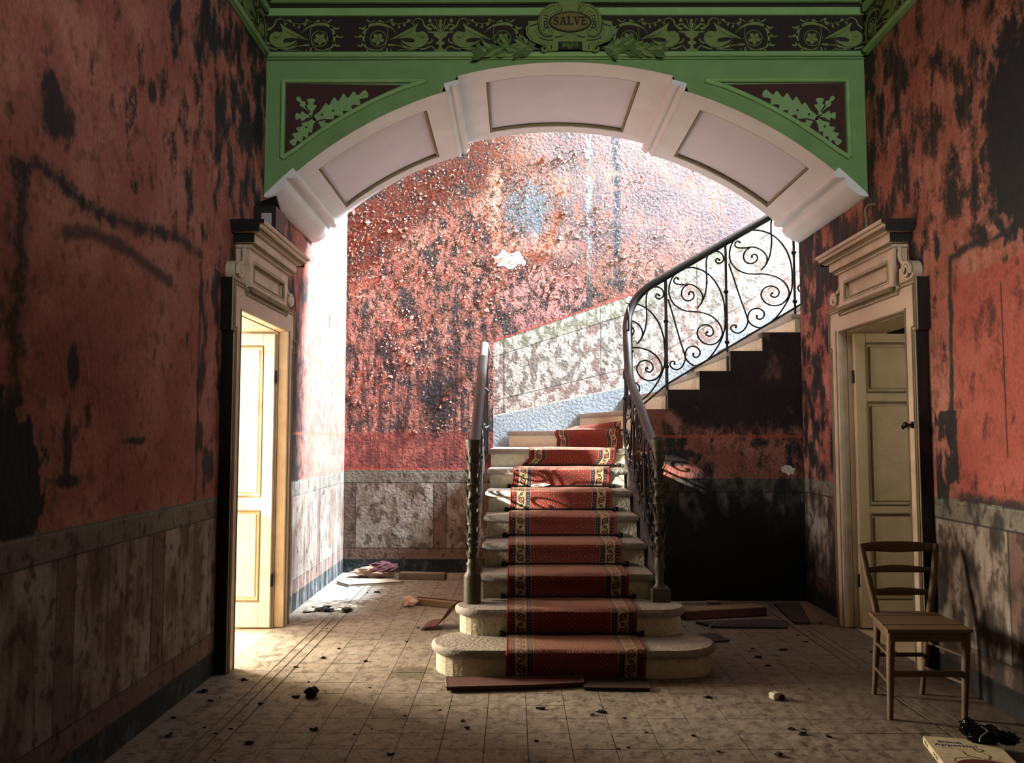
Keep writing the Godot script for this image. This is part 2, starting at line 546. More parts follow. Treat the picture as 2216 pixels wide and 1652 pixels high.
				if absf(v - 1.405) < 0.016:
					col = col.lerp(Color(0.66, 0.30, 0.24), 0.7)
				col = col.lerp(MOULD, ss(1.0, 0.8, Vector2((u - 1.35) / 0.25, (v - 1.22) / 0.08).length() + wob) * 0.8)
				col = col.lerp(Color(0.85, 0.83, 0.80), ss(1.0, 0.9, Vector2((u - 2.38) / 0.06, (v - 1.12) / 0.035).length() + wob * 1.5))
		return col.darkened(ng * 0.22)
	var m := mat(Color.WHITE, 0.92)
	m.albedo_texture = picture(w, h, f)
	m.texture_repeat = false
	m.normal_enabled = true
	m.normal_texture = relief(seed_ + 5, 22.0 / px, w, h, bump)
	return m


# a rectangle of wall with its picture spread from (u0, v0) to (u1, v1)
func wall_face(mb: Mb, at: Callable, hint: Vector3, ua: float, ub: float, va: float, vb: float, r: Array) -> void:
	var t := func(u: float, v: float) -> Vector2: return Vector2((u - r[0]) / (r[1] - r[0]), 1.0 - (v - r[2]) / (r[3] - r[2]))
	mb.quad(at.call(ua, va), at.call(ub, va), at.call(ub, vb), at.call(ua, vb), hint, t.call(ua, va), t.call(ub, va), t.call(ub, vb), t.call(ua, vb))


# ---------------------------------------------------------------- the scene
func day(called: String, at: Vector3, towards: Vector3, size: Vector2, energy: float, col: Color) -> void:
	# daylight that comes in through a window's opening
	var l := AreaLight3D.new()
	l.name = called
	l.area_size = size
	l.area_normalize_energy = false
	l.light_energy = energy
	l.light_color = col
	l.light_size = 0.1
	l.area_range = 30.0
	l.shadow_enabled = true
	add_child(l)
	l.look_at_from_position(at, at + towards, Vector3.UP if absf(towards.y) < 0.95 else Vector3.RIGHT)


func _ready() -> void:
	rng.seed = 7
	var cam := Camera3D.new()
	cam.name = "camera"
	cam.fov = rad_to_deg(2.0 * atan(826.0 / 1777.0))
	cam.near = 0.05
	cam.position = Vector3(0, 1.405, 0)
	cam.rotation = Vector3(atan(119.0 / 1777.0), atan(6.0 / 1777.0), 0)
	add_child(cam)
	cam.current = true
	var env := Environment.new()
	var sky := Sky.new()
	var sm := ProceduralSkyMaterial.new()
	sm.sky_top_color = Color(0.62, 0.74, 0.92)
	sm.sky_horizon_color = Color(0.86, 0.90, 0.95)
	sm.ground_bottom_color = Color(0.35, 0.33, 0.30)
	sm.ground_horizon_color = Color(0.6, 0.6, 0.58)
	sm.sun_angle_max = 1.0
	sky.sky_material = sm
	env.background_mode = Environment.BG_SKY
	env.sky = sky
	env.background_energy_multiplier = 1.0
	env.tonemap_mode = Environment.TONE_MAPPER_LINEAR
	env.tonemap_exposure = 1.0
	env.sdfgi_enabled = true
	env.ssao_enabled = true
	env.ssil_enabled = true
	var we := WorldEnvironment.new()
	we.name = "environment"
	we.environment = env
	add_child(we)
	# daylight: the tall window on the upper landing, the windows of the rooms on both sides, and an added fanlight behind the camera
	day("landing_window_daylight", V(5.92, 8.2, 7.56), Vector3(-1, 0, 0), Vector2(0.6, 2.2), 900.0, Color(0.93, 0.97, 1.0))
	day("side_room_near_window_daylight", V(-5.02, 2.26, 4.6), Vector3(1, 0, 0), Vector2(1.3, 1.2), 24.0, Color(1.0, 0.97, 0.92))
	day("side_room_far_window_daylight", V(-5.02, 1.85, 7.0), Vector3(1, 0, 0), Vector2(1.3, 1.6), 55.0, Color(1.0, 0.94, 0.83))
	day("right_room_daylight", V(4.56, 1.9, 4.7), Vector3(-1, 0, 0), Vector2(0.9, 1.3), 2.0, Color(1.0, 0.95, 0.82))
	day("added_fanlight_daylight", V(1.55, 3.55, -2.1), Vector3(0, 0, -1), Vector2(1.6, 0.8), 18.0, Color(0.98, 0.97, 0.94))
	# low sun that reaches the left doorway and the upper risers through the side room's near window
	var sun := DirectionalLight3D.new()
	sun.name = "sun"
	sun.light_color = Color(1.0, 0.97, 0.91)
	sun.light_energy = 12.0
	sun.light_angular_distance = 1.0
	sun.shadow_enabled = true
	add_child(sun)
	sun.look_at_from_position(Vector3(-10, 5, 0), Vector3(-10, 5, 0) + Vector3(1.0, -0.25, -0.47), Vector3.UP)

	make_materials()
	build_shell()
	build_arch()
	build_frieze()
	build_doors()
	build_floor()
	build_stairs()
	build_carpet()
	build_railings()
	build_chair()
	build_book()
	build_debris()


func make_materials() -> void:
	M.left = wall_material("left", 1.2, 8.7, 0.0, 4.2, 1275, 714, 11, 0.7)
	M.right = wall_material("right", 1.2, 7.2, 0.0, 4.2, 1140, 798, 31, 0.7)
	M.back = wall_material("back", -1.8, 3.3, 0.0, 4.7, 1224, 1128, 51, 0.8)
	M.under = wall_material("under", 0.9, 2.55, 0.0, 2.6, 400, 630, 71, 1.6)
	M.plain_red = grainy(RED, Color(0.50, 0.22, 0.19), 0.03, 0.5, 0.9, 2.0, 3)
	M.green = grainy(Color(0.44, 0.58, 0.38), Color(0.37, 0.51, 0.31), 0.02, 0.6, 0.75, 0.6, 91)
	M.green_light = grainy(Color(0.50, 0.66, 0.43), Color(0.43, 0.58, 0.36), 0.03, 0.6, 0.75, 0.6, 93)
	M.frieze = grainy(Color(0.085, 0.07, 0.06), Color(0.13, 0.095, 0.07), 0.05, 0.8, 0.85, 0.6, 95)
	M.maroon = grainy(Color(0.24, 0.13, 0.12), Color(0.20, 0.10, 0.10), 0.05, 0.8, 0.85, 0.6, 96)
	M.khaki = grainy(Color(0.45, 0.52, 0.29), Color(0.36, 0.43, 0.23), 0.06, 1.2, 0.8, 0.5, 97)
	M.khaki_dark = mat(Color(0.20, 0.24, 0.12), 0.85)
	M.leaf = grainy(Color(0.30, 0.42, 0.20), Color(0.20, 0.30, 0.13), 0.06, 1.5, 0.8, 0.5, 98)
	M.sprig = mat(Color(0.46, 0.60, 0.40), 0.8)
	M.dark_paint = mat(Color(0.10, 0.07, 0.05), 0.8)
	M.white = grainy(Color(0.85, 0.87, 0.88), Color(0.79, 0.81, 0.82), 0.02, 0.5, 0.7, 0.7, 101)
	M.lilac = grainy(Color(0.80, 0.81, 0.86), Color(0.76, 0.77, 0.82), 0.02, 0.5, 0.7, 0.5, 103)
	M.gap = mat(Color(0.25, 0.22, 0.2), 0.9)
	M.casing = grainy(Color(0.80, 0.74, 0.68), Color(0.68, 0.60, 0.51), 0.02, 0.9, 0.55, 0.7, 105)
	M.mould_line = grainy(Color(0.50, 0.44, 0.31), Color(0.40, 0.35, 0.24), 0.03, 0.9, 0.6, 0.6, 107)
	M.casing_side = mat(Color(0.03, 0.055, 0.045), 0.35)
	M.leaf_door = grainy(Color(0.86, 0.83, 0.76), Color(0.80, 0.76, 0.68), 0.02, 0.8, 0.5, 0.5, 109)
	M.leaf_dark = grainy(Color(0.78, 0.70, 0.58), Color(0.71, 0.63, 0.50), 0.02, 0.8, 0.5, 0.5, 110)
	M.groove = mat(Color(0.12, 0.10, 0.08), 0.8)
	M.iron = mat(Color(0.035, 0.032, 0.03), 0.45, 0.4)
	M.cast = grainy(Color(0.13, 0.125, 0.09), Color(0.30, 0.27, 0.17), 0.06, 4.0, 0.5, 2.0, 113)
	M.handrail = grainy(Color(0.065, 0.055, 0.05), Color(0.10, 0.085, 0.08), 0.04, 2.0, 0.5, 0.4, 115, Vector3(3, 3, 1))
	M.string = grainy(Color(0.20, 0.17, 0.16), Color(0.14, 0.12, 0.11), 0.03, 2.0, 0.7, 0.8, 116)
	M.stone = grainy(Color(0.60, 0.57, 0.53), Color(0.46, 0.43, 0.40), 0.05, 1.3, 0.75, 1.6, 117)
	M.riser = grainy(Color(0.80, 0.78, 0.70), Color(0.68, 0.64, 0.54), 0.05, 1.3, 0.85, 2.2, 119)
	M.chair = grainy(Color(0.40, 0.30, 0.20), Color(0.27, 0.20, 0.13), 0.06, 2.0, 0.6, 1.2, 121, Vector3(2.5, 0.6, 2.5))
	M.seat = grainy(Color(0.46, 0.37, 0.26), Color(0.31, 0.24, 0.16), 0.07, 2.0, 0.6, 1.2, 123, Vector3(0.5, 2, 4))
	M.red_wood = grainy(Color(0.33, 0.14, 0.12), Color(0.24, 0.10, 0.09), 0.06, 2.0, 0.8, 1.5, 125, Vector3(0.6, 2, 3))
	M.wood = grainy(Color(0.47, 0.39, 0.31), Color(0.36, 0.29, 0.22), 0.06, 2.0, 0.8, 1.5, 127, Vector3(0.6, 2, 3))
	M.dark_wood = grainy(Color(0.12, 0.09, 0.08), Color(0.18, 0.13, 0.10), 0.06, 2.0, 0.8, 1.5, 129)
	M.rubble = grainy(Color(0.10, 0.085, 0.07), Color(0.05, 0.045, 0.04), 0.1, 6.0, 0.95, 2.0, 131)
	M.pale = grainy(Color(0.80, 0.76, 0.70), Color(0.66, 0.62, 0.56), 0.1, 4.0, 0.95, 2.0, 133)
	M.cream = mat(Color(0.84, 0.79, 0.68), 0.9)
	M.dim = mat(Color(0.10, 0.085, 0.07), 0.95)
	M.ceiling = grainy(Color(0.36, 0.44, 0.32), Color(0.30, 0.38, 0.27), 0.03, 0.6, 0.9, 0.6, 135)
	M.wall_core = mat(Color(0.40, 0.30, 0.26), 0.95)
	M.black = mat(Color(0.02, 0.02, 0.022), 0.5)
	M.floor = floor_material()


func floor_material() -> StandardMaterial3D:
	var w := 1024; var h := 1024
	var a := nbytes(201, 0.012, w, h, 5)
	var b := nbytes(203, 0.05, w, h, 5)
	var c := nbytes(205, 0.2, w, h, 3)
	var s := nbytes(207, 0.05, w, h, 4, 0.25)
	var m := mat(Color.WHITE, 0.8)
	m.albedo_texture = picture(w, h, func(i: int, x: int, y: int) -> Color:
		var u := -2.2 + 5.0 * (x + 0.5) / w
		var d := 8.8 - 5.8 * (y + 0.5) / h
		var na := a[i] / 255.0; var nb := b[i] / 255.0; var nc := c[i] / 255.0
		var col := Color(0.47, 0.43, 0.38).lerp(Color(0.56, 0.51, 0.45), na)
		col = col.lerp(Color(0.35, 0.30, 0.25), ss(0.48, 0.75, nb) * 0.6)
		col = col.lerp(Color(0.62, 0.60, 0.56), ss(0.6, 0.78, s[i] / 255.0) * 0.45)
		col = col.lerp(Color(0.20, 0.16, 0.13), ss(0.68, 0.8, nc * 0.6 + nb * 0.4) * 0.8)
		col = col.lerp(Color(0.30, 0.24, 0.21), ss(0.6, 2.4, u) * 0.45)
		# stairwell light painted as a pale pool, then plaster dust along the left wall
		col = col.lerp(Color(0.80, 0.79, 0.77), ss(0.62, 0.2, Vector2((u + 1.5) / 0.8, (d - 7.5) / 0.9).length() + (nb - 0.5) * 0.5) * 0.8)
		col = col.lerp(Color(0.72, 0.70, 0.66), ss(0.35, 0.05, u + 1.78 + (nb - 0.5) * 0.4) * 0.5)
		if Vector2((u + 0.62) / 0.12, (d - 5.0) / 0.16).length() + (nb - 0.5) < 0.9:
			col = col.lerp(Color(0.22, 0.19, 0.08), 0.5)
		return col.darkened(nc * 0.2))
	m.texture_repeat = false
	m.normal_enabled = true
	m.normal_texture = relief(209, 0.09, 512, 512, 0.7)
	return m


# a slab wall between two points on the floor plan, from y0 to y1, thick t away from the room
func wall_box(mb: Mb, x0: float, x1: float, d0: float, d1: float, y0: float, y1: float) -> void:
	mb.box(V((x0 + x1) / 2, (y0 + y1) / 2, (d0 + d1) / 2), Vector3(absf(x1 - x0), absf(y1 - y0), absf(d1 - d0)))


func build_shell() -> void:
	var l := setting("wall_left", "left wall of flaking red plaster over a painted marble dado, with an open doorway")
	var mb := Mb.new()
	for s in [[-2.2, 5.09, 0, TOP], [5.09, 6.15, 2.19, TOP], [6.15, 8.7, 0, TOP]]:
		wall_box(mb, XL - 0.002, XL - 0.30, s[0], s[1], s[2], s[3])
	put("masonry", mb, M.wall_core, l)
	mb = Mb.new()
	var r := [1.2, 8.7, 0.0, 4.2]
	var at := func(u: float, v: float) -> Vector3: return V(XL, v, u)
	for s in [[-2.2, 5.09, 0, TOP], [5.09, 6.15, 2.19, TOP], [6.15, 8.6, 0, TOP]]:
		wall_face(mb, at, Vector3.RIGHT, s[0], s[1], s[2], s[3], r)
	put("plaster", mb, M.left, l)

	var rr := setting("wall_right", "right wall of mould-blackened red plaster over a painted dado, with a doorway")
	mb = Mb.new()
	var parts := [[-2.2, 5.09, 0, TOP], [5.09, 6.15, 2.19, TOP], [6.15, 7.14, 0, TOP]]
	for s in parts:
		wall_box(mb, XR + 0.002, XR + 0.30, s[0], s[1], s[2], s[3])
	put("masonry", mb, M.wall_core, rr)
	mb = Mb.new()
	r = [1.2, 7.2, 0.0, 4.2]
	at = func(u: float, v: float) -> Vector3: return V(XR, v, u)
	for s in parts:
		wall_face(mb, at, Vector3.LEFT, s[0], s[1], s[2], s[3], r)
	put("plaster", mb, M.right, rr)

	var b := setting("wall_back", "back wall of blistered red plaster behind the stairs, with a dado that climbs with the flight")
	mb = Mb.new()
	wall_box(mb, XL - 0.3, 6.3, DB + 0.002, DB + 0.3, 0, TOP)
	put("masonry", mb, M.wall_core, b)
	mb = Mb.new()
	r = [-1.8, 3.3, 0.0, 4.7]
	at = func(u: float, v: float) -> Vector3: return V(u, v, DB)
	wall_face(mb, at, Vector3(0, 0, 1), XL, 6.05, 0, TOP, r)
	put("plaster", mb, M.back, b)
	# loose scales of paint that stand off the wall
	mb = Mb.new()
	var nz := noise(303, 1.1, 3)
	for k in 6000:
		var u := rng.randf_range(XL + 0.02, 1.9)
		var v := rng.randf_range(1.45, 4.55)
		if u > -0.25 and v < 2.5 + 0.36 * (u + 0.25):
			continue
		var keep := nz.get_noise_2d(u, v * 1.3) * 1.6 + 0.55 * exp(-pow((v - 3.25 - 0.0 * u) / 0.5, 2)) - (0.5 if u > 0.7 else 0.0) - 0.1
		if rng.randf() > 0.35 + keep:
			continue
		var s := rng.randf_range(0.005, 0.013) * (2.4 if rng.randf() < 0.05 else 1.0)
		var a := rng.randf_range(0, TAU)
		var ex := Vector3(cos(a), sin(a), 0) * s
		var ey := Vector3(-sin(a), cos(a), 0) * s * rng.randf_range(0.5, 1.0)
		var o := V(u, v, DB - 0.001)
		var lift := s * rng.randf_range(0.35, 1.0)
		var rows := []
		for i in 3:
			var row := []
			for j in 3:
				var t := i / 2.0
				row.append(o + ex * (i - 1.0) * (1.0 - 0.2 * t) + ey * (j - 1.0) * (0.6 + 0.4 * sin(t * PI)) * rng.randf_range(0.6, 1.3) + ex * rng.randf_range(-0.3, 0.3) + Vector3(0, 0, lift * t * t + 0.002 * j))
			rows.append(row)
		mb.sheet(rows, Vector3(0, 0, 1))
	var fl := put("paint_flakes", mb, grainy(Color(0.56, 0.27, 0.22), Color(0.80, 0.60, 0.54), 0.05, 3.0, 0.9, 0.0, 305), b, "curled scales of red paint peeling off the back wall")
	fl.set_meta("kind", "stuff")

	# the wall under the upper flight, its top stepped like the treads
	var u_wall := setting("wall_under_stairs", "dark wall below the upper flight of stairs, stepped along its top")
	mb = Mb.new()
	r = [0.9, 2.55, 0.0, 2.6]
	at = func(u: float, v: float) -> Vector3: return V(u, v, 7.15)
	var xs := [[0.99, 1.06, 1.40], [1.06, 1.332, 1.641], [1.332, 1.614, 1.813], [1.614, 1.885, 1.976], [1.885, 2.168, 2.151], [2.168, XR, 2.315]]
	for s in xs:
		wall_face(mb, at, Vector3(0, 0, 1), s[0], s[1], 0, s[2], r)
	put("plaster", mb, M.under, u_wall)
	mb = Mb.new()
	for s in xs:
		wall_box(mb, s[0], s[1], 7.152, 7.168, 0, s[2])
	put("masonry", mb, M.wall_core, u_wall)
	# closing walls of the stairwell and the hall
	var w := setting("wall_stairwell", "plain plaster wall closing the stairwell beyond the hall's right wall")
	mb = Mb.new()
	wall_box(mb, XR + 0.3, 6.3, 6.86, 7.14, 0, TOP)
	for s in [[7.14, 7.25, 0, TOP], [7.25, 7.87, 0, 7.05], [7.25, 7.87, 9.35, TOP], [7.87, 8.9, 0, TOP]]:
		wall_box(mb, 6.0, 6.3, s[0], s[1], s[2], s[3])
	put("masonry", mb, grainy(Color(0.80, 0.77, 0.74), Color(0.72, 0.66, 0.62), 0.02, 0.5, 0.9, 1.0, 141), w)
	var f := setting("wall_front", "plain red plaster wall at the hall's entrance end")
	mb = Mb.new()
	for q in [[XL - 0.3, XR + 0.3, 0, 3.1], [XL - 0.3, 0.7, 3.1, 4.0], [2.4, XR + 0.3, 3.1, 4.0], [XL - 0.3, XR + 0.3, 4.0, TOP]]:
		wall_box(mb, q[0], q[1], -2.2, -2.5, q[2], q[3])
	put("masonry", mb, M.plain_red, f)
	# unseen flat roof and lip, added to shade the lower hall from the fanlight
	mb = Mb.new()
	wall_box(mb, XL, XR, -2.2, 0.0, 3.0, 3.06)
	wall_box(mb, XL, XR, -0.06, 0.0, 2.6, 3.0)
	put("added_shade_roof", mb, M.dim, f)
	var c := setting("ceiling", "green plaster ceiling over the hall")
	mb = Mb.new()
	wall_box(mb, XL, XR, -2.2, D1, 4.72, 4.95)
	put("hall_ceiling", mb, M.ceiling, c)
	mb = Mb.new()
	wall_box(mb, XL - 0.3, 6.3, D1, 8.9, TOP, TOP + 0.2)
	put("stairwell_ceiling", mb, M.cream, c)
	var fan := setting("window_5", "added wide low fanlight behind the camera, lighting the arch wall")  # unseen opening, added so that daylight reaches the arch's front
	mb = Mb.new()
	for x in [0.73, 1.28, 1.82, 2.37]: mb.box(V(x, 3.55, -2.3), Vector3(0.06, 0.9, 0.06), Basis.IDENTITY, 0.006)
	for y in [3.13, 3.97]: mb.box(V(1.55, y, -2.3), Vector3(1.7, 0.06, 0.055), Basis.IDENTITY, 0.006)
	put("window_frame", mb, M.casing, fan)
	mb = Mb.new()
	mb.box(V(1.55, 3.55, -2.3), Vector3(1.66, 0.86, 0.006))
	var fg := mat(Color(0.9, 0.95, 1.0, 0.06), 0.05)
	fg.transparency = BaseMaterial3D.TRANSPARENCY_ALPHA
	put("pane", mb, fg, fan)
	# side rooms
	var sr := setting("wall_side_room", "cream walls of the sunlit room beyond the left doorway")
	mb = Mb.new()
	for s in [[2.6, 3.92, 0, 3], [3.92, 5.28, 0, 1.62], [3.92, 5.28, 2.9, 3], [5.28, 6.32, 0, 3], [6.32, 7.68, 0, 1.0], [6.32, 7.68, 2.7, 3], [7.68, 8.7, 0, 3]]:
		wall_box(mb, -5.1, -5.3, s[0], s[1], s[2], s[3])
	wall_box(mb, -5.3, XL - 0.3, 2.6, 2.4, 0, 3)
	wall_box(mb, -5.3, XL - 0.3, 8.7, 8.9, 0, 3)
	wall_box(mb, -5.3, XL - 0.3, 2.4, 8.9, 3, 3.15)
	wall_box(mb, -5.3, XL - 0.3, 2.4, 8.9, -0.12, -0.002)
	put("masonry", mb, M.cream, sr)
	var dr := setting("wall_dark_room", "dim walls of the room beyond the right doorway")
	mb = Mb.new()
	for s in [[3.6, 4.2, 0, 3], [4.2, 5.2, 0, 1.2], [4.2, 5.2, 2.6, 3], [5.2, 6.86, 0, 3]]:
		wall_box(mb, 4.6, 4.8, s[0], s[1], s[2], s[3])
	wall_box(mb, XR + 0.3, 4.8, 3.6, 3.4, 0, 3)
	wall_box(mb, XR + 0.3, 4.8, 6.84, 6.86, 0, 3)
	wall_box(mb, XR + 0.3, 4.8, 3.4, 6.86, 3, 3.15)
	wall_box(mb, XR + 0.3, 4.8, 3.4, 6.86, -0.12, -0.002)
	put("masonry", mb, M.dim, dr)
	# window frames in those openings
	var k := 1
	for q in [[6.15, 7.25, 7.87, 7.05, 9.35], [-5.2, 3.92, 5.28, 1.62, 2.9], [-5.2, 6.32, 7.68, 1.0, 2.7], [4.7, 4.2, 5.2, 1.2, 2.6]]:
		var wi := setting("window_%d" % k, ["tall window on the upper landing", "near window of the side room", "far window of the side room", "small window of the room on the right"][k - 1])
		k += 1
		mb = Mb.new()
		var dm: float = (q[1] + q[2]) / 2
		var ym: float = (q[3] + q[4]) / 2
		for e in [q[1] + 0.03, dm, q[2] - 0.03]:
			mb.box(V(q[0], ym, e), Vector3(0.06, q[4] - q[3], 0.06), Basis.IDENTITY, 0.006)
		for e in [q[3] + 0.03, ym + 0.2, q[4] - 0.03]:
			mb.box(V(q[0], e, dm), Vector3(0.055, 0.06, q[2] - q[1]), Basis.IDENTITY, 0.006)
		put("window_frame", mb, M.casing, wi)
		var gl := mat(Color(0.9, 0.95, 1.0, 0.06), 0.05)
		gl.transparency = BaseMaterial3D.TRANSPARENCY_ALPHA
		mb = Mb.new()
		mb.box(V(q[0], ym, dm), Vector3(0.006, q[4] - q[3] - 0.04, q[2] - q[1] - 0.04))
		put("pane", mb, gl, wi)


# radius of the arch's underside at an angle from its crown
func arch_r(deg: float) -> float:
	var a := absf(deg)
	if a < 14.9: return 3.0
	if a < 17.0: return lerpf(2.965, 2.955, (a - 14.9) / 2.1)
	if a < 41.0: return 2.915
	return 2.935


func ap(deg: float, rad: float, d: float) -> Vector3:
	return V(AC + sin(deg_to_rad(deg)) * rad, 1.083 + cos(deg_to_rad(deg)) * rad, d)


func arch_strip(mb: Mb, d0: float, d1: float, a0: float, a1: float, r0: float, r1: float, down := true, seg := 12) -> void:
	# a curved strip; r0 at d0 and r1 at d1
	var p := []; var q := []
	for i in seg + 1:
		var a := lerpf(a0, a1, float(i) / seg)
		p.append([ap(a, r0, d0), ap(a, r1, d1)])
		var nn := (ap(a, 1, 0) - ap(a, 2, 0)).normalized() * (1.0 if down else -1.0)
		q.append([nn, nn])
	mb.grid(p, q)


func build_arch() -> void:
	var o := setting("wall_arch", "green painted wall with a wide arch whose white underside is panelled")
	# angles where the profile breaks, crown outwards
	var mb := Mb.new()
	var wallx := func(p: Vector3) -> Vector3: return Vector3(clampf(p.x, XL, XR), p.y, p.z)
	var line := []
	for k in 189:
		var deg := lerpf(-47.2, 47.2, k / 188.0)
		line.append(deg)
	for e in [14.9, 17.0, 41.0]:
		for sg in [-1.0, 1.0]:
			line.append(e * sg - 0.001); line.append(e * sg + 0.001)
	line.sort()
	var prof := []
	for deg in line: prof.append(wallx.call(ap(deg, arch_r(deg), D1)))
	# outwards from the crown only, so that no strip folds back on another
	var clean := []
	var reach := 0.0
	var mid_k := prof.size() / 2
	for k in range(mid_k, prof.size()):
		if prof[k].x > reach or clean.is_empty(): clean.append(prof[k]); reach = prof[k].x
	reach = prof[mid_k].x
	for k in range(mid_k - 1, -1, -1):
		if prof[k].x < reach: clean.insert(0, prof[k]); reach = prof[k].x
	prof = clean
	prof.insert(0, V(XL, prof[0].y, D1)); prof.append(V(XR, prof[-1].y, D1))
	for i in prof.size() - 1:
		var pa: Vector3 = prof[i]; var pb: Vector3 = prof[i + 1]
		mb.quad(pa, pb, Vector3(pb.x, 4.75, pb.z), Vector3(pa.x, 4.75, pa.z), Vector3(0, 0, 1))
		var qa := pa + Vector3(0, 0, D1 - D2)
		var qb := pb + Vector3(0, 0, D1 - D2)
		mb.quad(qa, qb, Vector3(qb.x, TOP, qb.z), Vector3(qa.x, TOP, qa.z), Vector3(0, 0, -1))
	put("spandrel_wall", mb, M.green, o)
	mb = Mb.new()
	wall_box(mb, XL, XR, D1, D1 + 0.02, 4.75, TOP)
	put("upper_wall", mb, M.plain_red, o)

	# the white underside: border strips, recessed panels in a bead, ribs between
	for seg in [[-14.9, 14.9, -11.0, 11.0, 3.0], [17.0, 41.0, 20.3, 38.3, 2.915], [-41.0, -17.0, -38.3, -20.3, 2.915]]:
		mb = Mb.new()
		var d2 := 5.93; var d3 := 6.95
		var r: float = seg[4]
		arch_strip(mb, D1, d2, seg[0], seg[1], r, r)
		arch_strip(mb, d3, D2, seg[0], seg[1], r, r)
		arch_strip(mb, d2, d3, seg[0], seg[2], r, r)
		arch_strip(mb, d2, d3, seg[3], seg[1], r, r)
		# sides of the recess
		for i in 16:
			var a := lerpf(seg[2], seg[3], i / 16.0)
			var b := lerpf(seg[2], seg[3], (i + 1) / 16.0)
			mb.quad(ap(a, r, d2), ap(b, r, d2), ap(b, r + 0.03, d2), ap(a, r + 0.03, d2), Vector3(0, 0, -1))
			mb.quad(ap(a, r, d3), ap(b, r, d3), ap(b, r + 0.03, d3), ap(a, r + 0.03, d3), Vector3(0, 0, 1))
		for e in [[seg[2], 1.0], [seg[3], -1.0]]:
			mb.quad(ap(e[0], r, d2), ap(e[0], r, d3), ap(e[0], r + 0.03, d3), ap(e[0], r + 0.03, d2), Vector3(e[1], 0, 0))
		put("soffit_border", mb, M.white, o)
		mb = Mb.new()
		arch_strip(mb, d2, d3, seg[2], seg[3], r + 0.03, r + 0.03, true, 20)
		put("soffit_panel", mb, M.lilac, o, "smooth pale lilac panel sunk in the white underside of the arch")
		mb = Mb.new()
		var loop := []
		for i in 17: loop.append(ap(lerpf(seg[2], seg[3], i / 16.0), r + 0.016, d2 + 0.012))
		mb.tube(loop, 0.012, 6)
		loop = []
		for i in 17: loop.append(ap(lerpf(seg[2], seg[3], i / 16.0), r + 0.016, d3 - 0.012))
		mb.tube(loop, 0.012, 6)
		for e in [seg[2], seg[3]]:
			var k: float = -signf(e - (seg[2] + seg[3]) / 2) * 0.22
			mb.tube([ap(e + k, r + 0.016, d2), ap(e + k, r + 0.016, d3)], 0.012, 6)
		put("bead", mb, M.mould_line, o)
	for s in [-1.0, 1.0]:
		# ribs that cross the underside: a bold round and a fillet beside the middle panel, a cyma at the springing
		mb = Mb.new()
		rib(mb, [[14.9, 3.0], [14.95, 2.945], [15.5, 2.925], [16.0, 2.93], [16.15, 2.945], [16.3, 2.935], [16.8, 2.912], [17.0, 2.908], [17.03, 2.915]], s)
		put("rib", mb, M.white, o)
		mb = Mb.new()
		rib(mb, [[41.0, 2.915], [41.1, 2.895], [41.6, 2.885], [42.2, 2.9], [42.6, 2.925], [43.0, 2.915], [43.2, 2.89], [44.0, 2.885], [45.6, 2.90], [46.4, 2.92], [46.9, 2.95], [47.2, 3.0]], s)
		put("rib", mb, M.white, o)

	# spandrels: a maroon field in a moulded frame, with an acanthus spray
	for s in [-1.0, 1.0]:
		mb = Mb.new()
		var pts := []
		var zf := D1 - 0.001
		var X := func(x: float) -> float: return x if s < 0 else 2 * AC - x
		var curve := []
		for i in 13:
			var t := i / 12.0
			curve.append(Vector2(lerpf(-1.635, -0.79, t), 0))
		for i in 13:
			var x: float = curve[i].x
			curve[i].y = minf(1.083 + sqrt(3.055 * 3.055 - pow(x - AC, 2)), 3.915)
		pts = [Vector2(-1.635, 3.925)]
		for p in curve: pts.append(p)
		var poly := []
		for p in pts: poly.append(Vector2(X.call(p.x), p.y))
		mb.plate(poly, V(0, 0, zf), Vector3.RIGHT, Vector3.UP, Vector3(0, 0, 1), 0.004)
		put("spandrel_field", mb, M.maroon, o, "dark maroon field of the spandrel")
		mb = Mb.new()
		var ring := []
		ring.append(V(X.call(-1.655), 3.945, zf - 0.006))
		for p in curve: ring.append(V(X.call(p.x - (0.02 if p == curve[0] else 0.0)), p.y - 0.016, zf - 0.006))
		ring.append(V(X.call(-0.64), 3.945, zf - 0.006))
		ring.append(ring[0])
		for i in ring.size() - 1:
			mb.tube([ring[i], ring[i + 1]], 0.017, 8, 1.0, true)
		put("spandrel_moulding", mb, M.green_light, o)
		mb = Mb.new()
		var org := Vector2(-1.435, 3.665)
		for lf in [[0.0, 0.0, 0.385, 0.19, 0.075, 6], [0.01, 0.0, -0.155, -0.185, 0.055, 5], [-0.02, 0.02, -0.02, 0.15, 0.04, 3], [-0.02, 0.02, -0.13, 0.02, 0.035, 3], [-0.03, 0.05, -0.12, 0.16, 0.022, 3], [0.03, -0.02, 0.10, -0.05, 0.03, 3]]:
			var lp := jag(org + Vector2(lf[0], lf[1]), org + Vector2(lf[2], lf[3]), lf[4], lf[5])
			var l2 := []
			for p in spline(lp, 3, true): l2.append(Vector2(X.call(p.x), p.y))
			mb.plate(l2, V(0, 0, zf - 0.004), Vector3.RIGHT, Vector3.UP, Vector3(0, 0, 1), 0.003)
		put("acanthus_spray", mb, M.sprig, o, "pale green acanthus spray painted on maroon")
		mb = Mb.new()
		for e in [[0.06, 0.03], [0.0, 0.01], [0.03, -0.02], [-0.05, -0.06], [0.14, 0.06]]:
			mb.lathe(V(X.call(org.x + e[0]), org.y + e[1], zf - 0.007), [[0.0, 0.002], [0.009, 0.0]], 8, Basis(Vector3.RIGHT, Vector3(0, 0, 1), Vector3.UP))
		put("spray_dot", mb, M.maroon, o)


